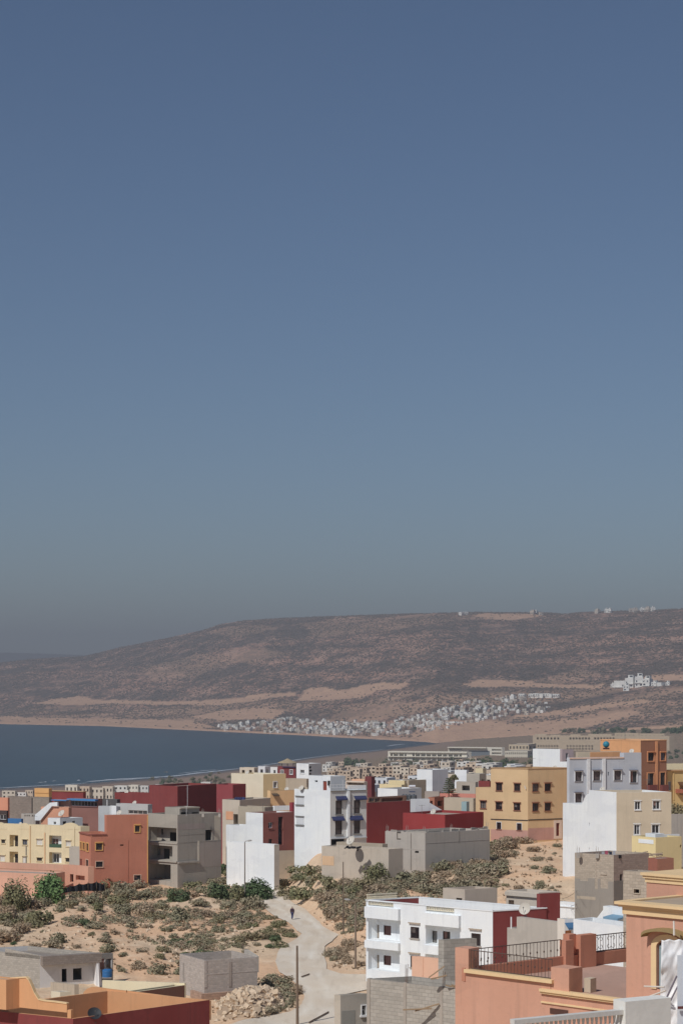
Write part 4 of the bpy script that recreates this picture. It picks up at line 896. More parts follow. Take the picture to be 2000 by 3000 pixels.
def mid_centre():
    # blank red walls
    b = simple('red_house', 'bright oxblood red windowless house above the grey block ruin', 'house', 1180, 1303, 1416, 2388, 322, plaster((152, 54, 54), .35), phi=38, phiR=44, para=.4)
    b = simple('maroon_house', 'tall maroon house wall next to the white tower house', 'house', 1068, 1075, 1201, 2354, 338, plaster((128, 62, 62), .3), plaster((150, 66, 66), .35), 38, 47, para=.3)
    b = simple('roof_pavilion', 'brown roof room with glazed front above the maroon wall', 'house', 1070, 1078, 1190, 2337, 346, plaster((150, 104, 84)), plaster((150, 118, 100)), 38, 50, para=.1, ops=[('R', 1082, 2339, 1096, 2350, 'window', {'frame': tan_f}), ('R', 1098, 2339, 1112, 2350, 'window', {'frame': tan_f}), ('R', 1118, 2338, 1180, 2348, 'hole', {'deep': 1.2}), ('R', 1076, 2326, 1188, 2334, 'ledge', {'out': .5, 'mat': plaster((206, 164, 136))})])
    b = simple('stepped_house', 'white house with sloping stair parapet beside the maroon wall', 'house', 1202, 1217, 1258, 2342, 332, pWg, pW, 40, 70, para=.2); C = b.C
    prof = outline(b, C, b.Rr, [(1257, 2352), (1300, 2377), (1300, 2392), (1257, 2392)]); mb = MB(); prism(mb, prof, C, b.Rr, b.nR, -.2, .0); mb.build('stair_wall', pW, b.t)
    # grey ruin
    ops = [('L', 1162, 2437, 1174, 2461, 'hole', {'deep': .4}), ('L', 1154, 2494, 1172, 2520, 'hole', {'deep': .4}), ('L', 1215, 2494, 1226, 2500, 'hole', {}), ('L', 1202, 2442, 1205, 2550, 'panel', {'out': .03, 'mat': plaster((140, 132, 124)), 'name': 'crack_patch'}), ('L', 1130, 2487, 1243, 2489, 'panel', {'out': .03, 'name': 'tie_beam'}), ('R', 1342, 2432, 1346, 2470, 'panel', {'out': .03, 'mat': pGreyD, 'name': 'column'}), ('R', 1246, 2465, 1430, 2467, 'panel', {'out': .03, 'name': 'tie_beam'})]
    b = B2('concrete_ruin', 'grey roofless concrete house shell with broken window holes', 'unfinished house', 1245, 290, 32, 55)
    b.box(1128, 1434, 2441, plaster((182, 174, 164), .7), plaster((170, 164, 156), .7), ops=ops, para=1.0, drop=.6)
    b = simple('yard_house', 'low tan rendered house with peach patch below the white tower house', 'house', 942, 1138, 1180, 2489, 282, plaster((190, 178, 162), .7), phi=32, phiR=50, para=.5, ops=[('L', 944, 2509, 978, 2536, 'panel', {'out': .03, 'mat': plaster((214, 178, 140)), 'name': 'peach_patch'}), ('L', 1046, 2486, 1049, 2494, 'panel', {'out': .12, 'mat': fDark, 'name': 'water_spout'})])
    b.box(985, 1135, 2474, pTan, xc=1120, d=287, yb=2500, wname='roof_wall', para=.3)
    dish(P(1029, 2482, 283), .68, (-.55, -.6, .55), 'large cream satellite dish on the low tan house beside the white tower')
    t = empty('tarpaulin', P(1035, 2487, 281.5), 'black tarpaulin strip lying under the large cream dish', 'tarpaulin'); mb = MB(); rs = random.Random(2)
    for k in range(9): mb.box(P(1008 + k * 5.2, 2487 + rs.uniform(-1, 1), 281.6), (.4, .1, rs.uniform(-.1, .1)), (0, .5, .0), (0, 0, rs.uniform(.12, .35)))
    mb.build('sheet', paint((42, 42, 46)), t)
    # white tower house with navy awnings
    wT = {'frame': fDark, 'mull': 0, 'rails': (.4,), 'smat': fGrey, 'glass': paint((84, 74, 72), .4)}; aw = {'mat': navy, 'out': .55}
    ops = [('R', 983, 2346, 1002, 2386, 'window', wT), ('R', 1036, 2345, 1055, 2384, 'window', wT), ('R', 982, 2404, 1002, 2446, 'window', wT), ('R', 1036, 2403, 1055, 2443, 'window', wT)]
    ops += [('R', 982, 2333, 1014, 2345, 'awning', aw), ('R', 1036, 2332, 1071, 2344, 'awning', aw), ('R', 971, 2393, 1006, 2405, 'awning', aw), ('R', 1021, 2391, 1060, 2404, 'awning', aw), ('R', 1015, 2318, 1022, 2452, 'pilaster', {'out': .3, 'mat': pW}), ('R', 968, 2316, 1072, 2318.5, 'ledge', {'out': .15, 'mat': fGrey, 'name': 'cornice'}), ('R', 970, 2458, 1010, 2478, 'hole', {'deep': .4}), ('R', 968, 2454, 1072, 2457, 'ledge', {'out': .3, 'mat': pWg})]
    ops += [('L', 866, y, 891, y + 2.6, 'ledge', {'out': .2, 'mat': fGrey}) for y in (2332, 2358, 2391, 2417)] + [('L', 869, y, 890, y + 22, 'panel', {'out': .04, 'mat': plaster((204, 208, 212)), 'name': 'screen_block'}) for y in (2335, 2394)]
    b = B2('tower_house', 'tall white house with navy awnings and roof room, tallest in the middle', 'apartment house', 967, 314, 43, 62)
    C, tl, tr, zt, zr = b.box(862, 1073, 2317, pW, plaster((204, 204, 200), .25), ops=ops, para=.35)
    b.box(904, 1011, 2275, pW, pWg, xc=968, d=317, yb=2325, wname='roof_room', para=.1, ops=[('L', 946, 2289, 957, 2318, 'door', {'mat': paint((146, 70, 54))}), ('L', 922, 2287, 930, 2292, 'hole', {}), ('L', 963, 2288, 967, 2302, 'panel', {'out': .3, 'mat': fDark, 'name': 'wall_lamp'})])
    c = C + b.Rr * tr; 
    b.wallbox(1020, 1072, 'R', 2302, 2301, 2316, C=C + b.L * .1, mat=pW, name='terrace_parapet')
    b.wallbox(863, 900, 'L', 2306, 2307, 2316, C=C + b.nL * -.2, mat=pTan, name='terrace_parapet')
    for k, px in enumerate((968, 1005, 1018)):
        q = C + b.Rr * b.hit(C, b.Rr, px) - b.nR * .15; q.z = zt; mb = MB(); mb.tube([q, q + UP * (1.6 if k == 1 else 1.0)], .03, 5); mb.build('rail_post', fW, b.t)
    q0 = C - b.nR * .15; q0.z = zt; q1 = C + b.Rr * b.hit(C, b.Rr, 1018) - b.nR * .15; q1.z = zt; rail(b.t, q0, q1, .9, 5, fW, rails=(.45, .97), bar=.016)
    # white stepped house with brown side
    sW = paint((130, 74, 66), .9); pBr = plaster((150, 90, 80), .3)
    b = B2('stepped_house', 'white stepped house with red brown side and dark green tree in front', 'house', 770, 323, 38, 56)
    C, *_ = b.box(720, 860, 2383, pW, pBr, para=.3, ops=[('R', 786, 2410, 797, 2427, 'window', {'frame': fW, 'hood': .1}), ('R', 786, 2459, 797, 2474, 'window', {'frame': fBrown}), ('R', 815, 2394, 829, 2476, 'hole', {'deep': .7}), ('R', 828, 2428, 831, 2433, 'hole', {})], cop=plaster((206, 190, 180)))
    c = along(b, 'L', 720); b.box(662, 760, 2420, pW, xc=720.1, d=c.y, para=.3, wname='side_wing')
    b.box(664, 818, 2475, pW, plaster((186, 176, 164)), xc=803, d=311, para=.2, wname='front_wing')
    simple('garden_wall', 'red brown garden wall between white stepped house and white tower', 'wall', 800, 806, 866, 2474, 327, pBr, phi=38, phiR=70, para=.2); simple('low_wall', 'tan rubble wall behind shrubs between the two white houses', 'wall', 800, 805, 864, 2494, 323, pTan, phi=38, phiR=70, para=.2)
    b = simple('grey_terrace_house', 'grey tan flat roofed house rising behind the white stepped house', 'house', 698, 775, 800, 2366, 334, plaster((178, 166, 146), .5), phi=36, para=.3, ops=[])
    b = simple('terrace_flat', 'tan flat roof terrace with blue drums below the cream house', 'house', 651, 702, 792, 2345, 348, plaster((200, 188, 170), .4), phi=36, para=.25, ops=[('L', 662, 2378, 683, 2402, 'panel', {'out': .05, 'mat': plaster((222, 164, 124)), 'name': 'peach_wall'}), ('L', 684, 2386, 697, 2420, 'hole', {'deep': 1.})])
    for k, (px, c) in enumerate(((692, (46, 54, 96)), (699, (50, 58, 104)), (706, (46, 54, 96)), (713, (60, 70, 120)))): tank(P(px, 2352, 350.5), .36, .8, 'navy blue water drum in the row on the tan roof terrace', c, 'navy drums on the tan roof terrace')
    b = simple('peach_house', 'peach orange house tucked behind the white tower house', 'house', 783, 792, 866, 2317, 356, plaster((226, 186, 134), .25), plaster((222, 180, 130), .25), 38, 68, para=.3, ops=[('R', 795, 2325, 812, 2332, 'awning', {'mat': paint((96, 82, 68)), 'out': 1.2})], cop=fDark)
    b.box(800, 850, 2362, pW, xc=803, d=350, yb=2376, para=.4, wname='roof_wall'); 
    simple('narrow_house', 'narrow crimson wall strip beside the white tower house', 'house', 848, 856, 866, 2352, 334, plaster((150, 54, 66)), phi=38, phiR=60)
    b = simple('cream_house', 'large plain cream house with yellow side and one small window', 'house', 677, 771, 837, 2269, 378, pCream, plaster((228, 202, 150), .25), 36, 56, para=.4, ops=[('R', 801, 2291, 811, 2308, 'window', {'frame': fW, 'trim': fW, 'tw': .12, 'mull': 0})])
    # big red cube and its neighbours
    b = simple('red_block', 'large oxblood red cube shaped house left of centre', 'house', 437, 520, 634, 2304, 352, pRed, pRed, 34, 38, para=.4, cop=plaster((150, 90, 86)))
    simple('red_annex', 'long low red house wall left of the red cube house', 'house', 336, 444, 470, 2326, 362, pRed, phi=30, para=.3); simple('red_side_house', 'red house wall between the red cube and the cream house', 'house', 628, 682, 720, 2300, 372, plaster((152, 70, 74), .3), phi=30, para=.3)
    q = P(549, 2387, 345); t = empty('antenna_mast', q, 'thin antenna mast rising in front of the red cube house', 'antenna'); mb = MB(); mb.tube([q - UP * 2, q + UP * 4.9], .035, 5); mb.build('mast', fW, t); mb = MB(); mb.box(q + UP * 4.3 - Vector((.35, 0, 0)), (.7, 0, 0), (0, .03, 0), (0, 0, .03)); mb.build('aerial', fGrey, t)
    # concrete frame house
    pC = plaster((168, 161, 149), .6); pC2 = plaster((154, 148, 139), .8)
    lg = [(435, 2425, 517, 2467), (440, 2478, 505, 2520)]
    ops = [('L',) + q + ('hole', {'deep': 1.7}) for q in lg] + [('L', 437, 2532, 500, 2580, 'hole', {'deep': 3.0}), ('R', 602, 2432, 621, 2463, 'hole', {'deep': .35}), ('R', 598, 2486, 622, 2506, 'hole', {'deep': .35}),
        ('L', 434, 2521, 520, 2525, 'ledge', {'out': .25}), ('R', 520, 2524, 580, 2529, 'ledge', {'out': .35}), ('L', 434, 2468, 520, 2472, 'ledge', {'out': .1}), ('R', 579, 2464, 584, 2530, 'pilaster', {'out': .06, 'mat': plaster((196, 188, 172))}), ('R', 521, 2465, 646, 2467, 'panel', {'out': .03, 'name': 'tie_beam'}), ('R', 521, 2444, 600, 2446, 'panel', {'out': .03, 'name': 'tie_beam'}), ('R', 584, 2468, 646, 2540, 'panel', {'out': .02, 'mat': plaster((158, 148, 140), .6), 'name': 'cement_render'}), ('R', 628, 2390, 646, 2462, 'panel', {'out': .02, 'mat': plaster((192, 182, 164), .5), 'name': 'cement_render'}), ('R', 521, 2414, 600, 2430, 'panel', {'out': .015, 'mat': plaster((160, 148, 142), .6), 'name': 'cement_patch'})]
    b = B2('concrete_house', 'unfinished three storey concrete house with open loggias', 'unfinished house', 520, 316, 38, 52)
    C, *_ = b.box(433, 648, 2388, pC, pC2, ops=ops, para=.5)
    loggia(b, 'L', *lg[0], 1.7, pC, [(441, 2437, 459, 2463, 'hole'), (473, 2430, 478, 2446, 'hole'), (498, 2440, 517, 2466, 'hole')]); loggia(b, 'L', *lg[1], 1.7, pC, [(451, 2487, 470, 2505, 'hole'), (480, 2488, 497, 2519, 'hole')])
    loggia(b, 'L', 437, 2532, 500, 2580, 3.0, pC2, [(455, 2540, 470, 2575, 'hole')])
    b.box(483, 584, 2367, pC, pC2, xc=526, d=319, yb=2400, wname='stair_room', para=.1, ops=[('R', 530, 2380, 551, 2391, 'hole'), ('R', 562, 2380, 581, 2390, 'hole'), ('R', 526, 2366, 583, 2369, 'ledge', {'out': .25, 'mat': pTan})])
    c = b.C; mb = MB(); q = P(546, 2392, 317); mb.tube([q, q + UP * 1.6], .03, 5); mb.build('vent_pipe', fW, b.t)
tan_f = paint((170, 138, 108))

def mid_left():
    # terracotta house
    tY = plaster((224, 172, 96)); wT = {'frame': fDark, 'trim': tY, 'tw': .14, 'tout': .1, 'hood': .28, 'hmat': tY, 'mull': 1}; wL = {'frame': fDark, 'trim': plaster((214, 176, 150)), 'tw': .12, 'tout': .05, 'mull': 1}
    pO = plaster((192, 122, 96), .35)
    b = B2('terracotta_house', 'terracotta house with yellow trimmed windows and taller right half', 'house', 266, 314, 64, 74)
    ops = [('R', 281, 2472, 299, 2491, 'window', wT), ('R', 281, 2525, 301, 2541, 'window', wL), ('L', 236, 2468, 240, 2488, 'window', {**wT, 'hood': None}), ('L', 244, 2470, 249, 2490, 'window', {**wT, 'hood': None}), ('L', 254, 2472, 260, 2494, 'window', {**wT, 'hood': None}), ('L', 233, 2517, 240, 2536, 'door', {'mat': paint((126, 60, 50))}), ('L', 252, 2520, 259, 2540, 'window', {**wL}), ('R', 267, 2444, 312, 2447, 'ledge', {'out': .15, 'mat': plaster((150, 90, 76)), 'name': 'cornice'}), ('L', 233, 2440, 266, 2445, 'ledge', {'out': .15, 'mat': plaster((150, 90, 76)), 'name': 'cornice'})]
    C, *_ = b.box(233, 330, 2444, pO, pO, ops=ops, para=.4); c = along(b, 'R', 312)
    b.box(306, 434, 2389, pO, pO, xc=312.1, d=c.y, wname='tall_wing', para=.3, cop=plaster((214, 170, 150)), ops=[('R', 395, 2420, 409, 2438, 'window', wT), ('R', 393, 2565, 412, 2580, 'window', wL), ('R', 352, 2475, 362, 2479, 'hole', {}), ('R', 373, 2462, 375.5, 2600, 'panel', {'out': .06, 'name': 'downpipe'}), ('R', 431, 2390, 434, 2600, 'panel', {'out': .03, 'mat': tY, 'name': 'corner_strip'})])
    b = simple('front_terrace', 'salmon single storey terrace in front of the terracotta house', 'house', 185, 258, 275, 2540, 306, plaster((214, 158, 130), .4), phi=40, phiR=70, para=.5, ops=[('L', 222, 2566, 248, 2580, 'hole', {'deep': .6}), ('L', 205, 2562, 215, 2585, 'hole', {'deep': .4})])
    # yellow row
    pY = plaster((222, 206, 168), .4); wv = {'frame': fDark, 'hood': .18, 'mull': 1}; wsh = {'frame': fW, 'hood': .18, 'mull': 0, 'blind': .92, 'bmat': paint((216, 212, 204))}
    b = B2('row_house', 'long pale yellow terrace of houses with balconies and curved gables', 'row of houses', 236, 330, 24, 60)
    lg = [(28, 2447, 53, 2482), (28, 2496, 53, 2532), (144, 2449, 180, 2484), (144, 2498, 180, 2530)]
    ops = [('L',) + q + ('hole', {'deep': .9}) for q in lg] + [('L',) + q + ('window', wv) for q in ((4, 2460, 15, 2471), (66, 2460, 80, 2476), (108, 2513, 123, 2523), (192, 2514, 203, 2526))] + [('L',) + q + ('window', wsh) for q in ((107, 2458, 124, 2476), (193, 2463, 207, 2480), (0, 2506, 14, 2524), (66, 2509, 78, 2530))]
    ops += [('L', 130, 2440, 133, 2540, 'pilaster', {'out': .1, 'mat': plaster((216, 178, 136))}), ('L', 87, 2420, 90, 2540, 'pilaster', {'out': .1, 'mat': plaster((222, 190, 146))}), ('L', 216, 2425, 219, 2540, 'pilaster', {'out': .1}), ('L', 76, 2478, 78, 2530, 'panel', {'out': .1, 'mat': fGrey, 'name': 'downpipe'}), ('L', 178, 2428, 200, 2436, 'panel', {'out': .02})]
    C, *_ = b.box(-70, 262, 2422, pY, pY, ops=ops, para=.5)
    loggia(b, 'L', *lg[0], .9, pY, [(44, 2450, 53, 2482, 'door', {'mat': paint((60, 54, 54))})]); loggia(b, 'L', *lg[1], .9, pY, [(44, 2503, 53, 2532, 'door', {'mat': paint((60, 54, 54))})])
    loggia(b, 'L', *lg[2], .9, pW, [(153, 2458, 171, 2484, 'window', {'frame': fW, 'mull': 1, 'sill': False})]); loggia(b, 'L', *lg[3], .9, pW, [(156, 2502, 173, 2530, 'window', {'frame': fW, 'mull': 1, 'sill': False})])
    b.wallbox(144, 180, 'L', 2474, 2474, 2484, C=C + b.nL * .02, th=.06, mat=paint((66, 94, 74)), name='balcony_front')
    for x0, x1, yt in ((-20, 20, 2410), (52, 90, 2412), (178, 232, 2411)):
        pts = [(lerp(x0, x1, k / 10), 2424 - (2424 - yt) * math.sin(math.pi * k / 10) ** .7) for k in range(11)]
        prof = outline(b, C, b.L, [(p[0], p[1]) for p in pts[::-1]]); z = min(q[1] for q in prof) - .3
        mb = MB(); prism(mb, prof + [(prof[-1][0], z), (prof[0][0], z)], C, b.L, b.nL, -.25, .04); mb.build('gable', pY, b.t)
    b.box(140, 242, 2398, pW, pWg, xc=176, d=334, yb=2440, wname='roof_room', para=.1, ops=[('L', 157, 2408, 164, 2417, 'window', {'frame': fW, 'mull': 0}), ('R', 184, 2407, 194, 2423, 'door', {'mat': paint((52, 52, 60))}), ('R', 212, 2406, 220, 2415, 'window', {'frame': fGrey, 'mull': 0})])
    simple('grey_annex', 'small grey rendered house between the yellow terrace and terracotta house', 'house', 203, 234, 244, 2483, 319, plaster((186, 178, 164), .5), phi=30)
    b = simple('salmon_wall', 'long salmon boundary wall below the yellow terrace', 'wall', -70, 196, 206, 2536, 311, plaster((214, 166, 138), .4), phi=22, para=.3, ops=[('L', -60, 2547, 190, 2551, 'ledge', {'out': .12, 'mat': plaster((186, 140, 112))})]); b.box(-70, 190, 2562, plaster((218, 168, 142), .4), xc=150, d=303, para=.2, wname='lower_wall')
    # behind
    simple('salmon_house', 'salmon house cut by the left edge of the picture', 'house', -60, 23, 28, 2338, 366, plaster((214, 146, 116), .3), phi=24, para=.3); simple('dark_shop', 'dark fronted low house at the left edge under the salmon house', 'house', -60, 20, 24, 2376, 350, paint((78, 66, 64), .9), phi=24, para=.2, ops=[('L', 0, 2387, 18, 2402, 'window', {'frame': fW})])
    b = simple('block_wall_house', 'bare grey block house with dark joint, second from left edge', 'house', 23, 144, 152, 2337, 374, blocks((150, 138, 128)), phi=26, para=.5, ops=[('L', 93, 2338, 96, 2395, 'panel', {'out': .06, 'mat': fDark, 'name': 'joint'}), ('L', 96, 2338, 143, 2395, 'panel', {'out': .03, 'mat': blocks((160, 150, 138)), 'name': 'cement_render'})])
    simple('blue_shed', 'low shed with bright blue tarpaulin roof behind the yellow terrace', 'shed', 23, 62, 68, 2400, 342, paint((60, 120, 176), .7), phi=26, para=.02, roof=paint((70, 140, 196), .7)); simple('grey_low_house', 'low grey house with slotted parapet behind the yellow terrace', 'house', 62, 104, 116, 2386, 346, pGrey, phi=26, ops=[('L', x, 2388, x + 3, 2393, 'hole', {}) for x in (72, 78, 84, 94, 99)])
    b = simple('glazed_house', 'brown house with glazed roof room and bright blue roof edge', 'house', 204, 288, 300, 2342, 346, plaster((150, 106, 96), .3), phi=28, para=.1, roof=paint((66, 130, 186), .7), ops=[('L', 209, 2348, 284, 2363, 'window', {'frame': fW, 'mull': 7, 'glass': glass()}), ('L', 204, 2341, 288, 2346, 'ledge', {'out': .9, 'mat': paint((70, 140, 200), .7), 'name': 'roof_edge'})])
    b.box(158, 206, 2344, plaster((196, 160, 140)), xc=203, d=343.5, yb=2368, wname='roof_room', para=.1, ops=[('L', 172, 2349, 188, 2364, 'hole', {'deep': .6}), ('L', 158, 2342, 203, 2346, 'ledge', {'out': .9, 'mat': paint((70, 140, 200), .7), 'name': 'roof_edge'})])
    b = simple('salmon_stair_house', 'salmon house with white slanting stair wall behind the yellow terrace', 'house', 120, 201, 210, 2367, 341, plaster((214, 154, 122), .3), phi=28, para=.2); prof = outline(b, b.C, b.L, [(172, 2350), (150, 2352), (106, 2388), (106, 2404), (122, 2404), (156, 2362), (172, 2362)]); mb = MB(); prism(mb, prof, b.C, b.L, b.nL, .01, .4); mb.build('stair_wall', pW, b.t)
    dish(P(182, 2398, 336), .62, (-.5, -.6, .6), 'large cream satellite dish on the roof behind the yellow terrace')
    simple('dark_panel_house', 'house with dark grey panelled roof screen beside the blue roof edge', 'house', 294, 343, 352, 2343, 358, paint((92, 92, 92), .8), phi=28, para=.2, ops=[('L', 313, 2344, 315, 2362, 'panel', {'out': .05, 'mat': fW, 'name': 'post'})]); b = simple('grey_roof_house', 'grey house with white chimney block behind the terracotta house', 'house', 288, 342, 352, 2364, 338, plaster((180, 184, 186), .3), phi=30, para=.3); b.box(322, 342, 2362, pW, xc=340.5, d=336, yb=2388, para=.05, wname='chimney_block')
    b = simple('long_roof_house', 'grey long house with row of dark roof windows behind the terracotta house', 'house', 340, 433, 446, 2358, 336, plaster((184, 184, 182), .3), phi=30, para=.3, ops=[('L', 376, 2375, 431, 2386, 'window', {'frame': plaster((214, 196, 184)), 'mull': 3})])
    simple('orange_house', 'small yellow orange house above the bare block wall', 'house', 101, 143, 152, 2311, 392, plaster((220, 170, 106), .3), phi=24, para=.5, ops=[('L', 102, 2322, 142, 2324, 'ledge', {'out': .1})]); b = simple('long_red_house', 'long low oxblood house with tan roof edge near the left', 'house', 143, 244, 252, 2321, 398, plaster((138, 60, 60), .35), phi=24, para=.4, cop=plaster((190, 158, 120)), copw=.15)
def stubs(spots):
    # bars and short column ends left standing on unfinished roofs
    for px, py, d, n, par in spots:
        q = P(px, py, d); mb = MB()
        for k in range(n):
            o = Vector(((k % 2) * .22, (k // 2) * .2, -.3)); mb.tube([q + o, q + o + Vector((.03 * (k - 1), .02, .3 + .75 + .12 * (k % 3)))], .016, 4)
        mb.box(q - Vector((.05, .05, .35)), (.34, 0, 0), (0, .3, 0), (0, 0, .5)); mb.build('column_stub', pGrey, par)
mid_right(); mid_centre(); mid_left()
TH = {o['label']: o for o in bpy.data.objects if o.get('label')}
cr = TH['grey roofless concrete house shell with broken window holes']; ch = TH['unfinished three storey concrete house with open loggias']; rh = TH['tall unpainted block house half rendered in darker cement']
stubs([(1132, 2437, 295, 4, cr), (1190, 2438, 292, 3, cr), (1240, 2441, 290.5, 4, cr), (1320, 2434, 294, 3, cr), (1424, 2426, 299, 4, cr), (440, 2387, 321, 4, ch), (640, 2388, 320, 4, ch), (592, 2388, 318, 3, ch), (1690, 2505, 228, 4, rh), (1746, 2506, 227, 3, rh)])
rs = random.Random(41)
for side, x0, x1, y0, y1, d0, d1 in (('L', 1130, 1243, 2436, 2441, 295.5, 290.3), ('R', 1247, 1430, 2441, 2427, 290.3, 298.5)):
    for k in range(16):
        f = rs.random(); px = lerp(x0, x1, f); q = P(px, lerp(y0, y1, f), lerp(d0, d1, f) + .12); w_ = rs.uniform(.4, 1.3); D = (P(x1, y1, d1) - P(x0, y0, d0)).normalized(); D.z = 0; mb = MB(); mb.box(q - UP * .08, D * w_, Vector((D.y, -D.x, 0)) * -.17, UP * (.08 + rs.uniform(.08, .32))); mb.build('loose_block', bGrey, cr)

for k, (px, py, d, r, fx, lb) in enumerate(((350, 2390, 319, .45, -.3, 'small pale dish on the tall half of the terracotta house'), (884, 2317, 318, .45, -.5, 'small pale dish on the white tower house roof'), (1270, 2388, 325, .5, -.5, 'small pale dish on the bright oxblood house'), (1490, 2255, 338, .45, -.6, 'small pale dish on the left roof edge of the yellow ochre house'), (1625, 2256, 342, .4, -.3, 'small pale dish on the right roof edge of the yellow ochre house'), (1765, 2322, 277, .4, -.5, 'small pale dish on the tall plain white house'), (1850, 2208, 320, .4, -.3, 'small pale dish on the right wing of the blue grey block'), (60, 2423, 335, .42, -.5, 'small pale dish on the left part of the yellow terrace'), (395, 2359, 341, .4, -.4, 'small pale dish on the grey long house'), (725, 2270, 382, .42, -.5, 'small pale dish on the cream house roof'), (840, 2318, 360, .4, -.2, 'small pale dish on the peach orange house'), (372, 2327, 366, .42, -.4, 'small pale dish above the long low red wall'))):
    dish(P(px, py + 3, d), r, (fx, -.6, .5), lb)
for k, (px, py, d, h, lb) in enumerate(((325, 2390, 320, 2.2, 'thin television aerial on the terracotta house roof'), (470, 2305, 358, 2.0, 'thin television aerial on the red cube house'), (1560, 2256, 340, 2.2, 'thin television aerial on the yellow ochre house corner'), (1705, 2221, 322, 2.2, 'thin television aerial on the blue grey block'), (1830, 2172, 338, 2.4, 'thin television aerial on the orange and brown block'), (100, 2423, 335, 2.0, 'thin television aerial on the yellow terrace'), (1235, 2388, 326, 1.8, 'thin television aerial on the bright oxblood house'), (990, 2276, 330, 2.0, 'thin television aerial on the tower roof room'), (1895, 2323, 276, 2.0, 'thin television aerial above the beige front of the white house'), (770, 2384, 334, 1.8, 'thin television aerial on the white stepped house'))):
    q = P(px, py + 3, d); t = empty('antenna', q, lb, 'antenna'); mb = MB(); mb.tube([q - UP * .6, q + UP * h], .028, 5); mb.build('mast', fGrey, t); mb = MB(); e = q + UP * (h - .15); mb.tube([e - Vector((.5, .1, 0)), e + Vector((.5, .1, 0))], .016, 4)
    for j in range(5): c = e + Vector((-.45 + .22 * j, -.09 + .045 * j, 0)); mb.tube([c - Vector((-.03, .22, 0)), c + Vector((-.03, .22, 0))], .01, 4)
    mb.build('aerial', fGrey, t)

for k, (x0, y0, d0, x1, y1, d1) in enumerate(((1641, 2634, 262, 1690, 2610, 226.5), (1641, 2652, 262, 1690, 2649, 226.5), (1641, 2660, 262, 1690, 2662, 226.5))):
    a, c = P(x0, y0, d0), P(x1, y1, d1); mb = MB(); mb.tube([a.lerp(c, t / 8) - UP * .9 * (t / 8) * (1 - t / 8) for t in range(9)], .022, 4)
    tag(mb.build('power_cable', fDark, org=a), ('topmost of the three cables strung to the unpainted block house', 'middle one of the three cables strung to the unpainted block house', 'lowest of the three cables strung to the unpainted block house')[k], 'cable')
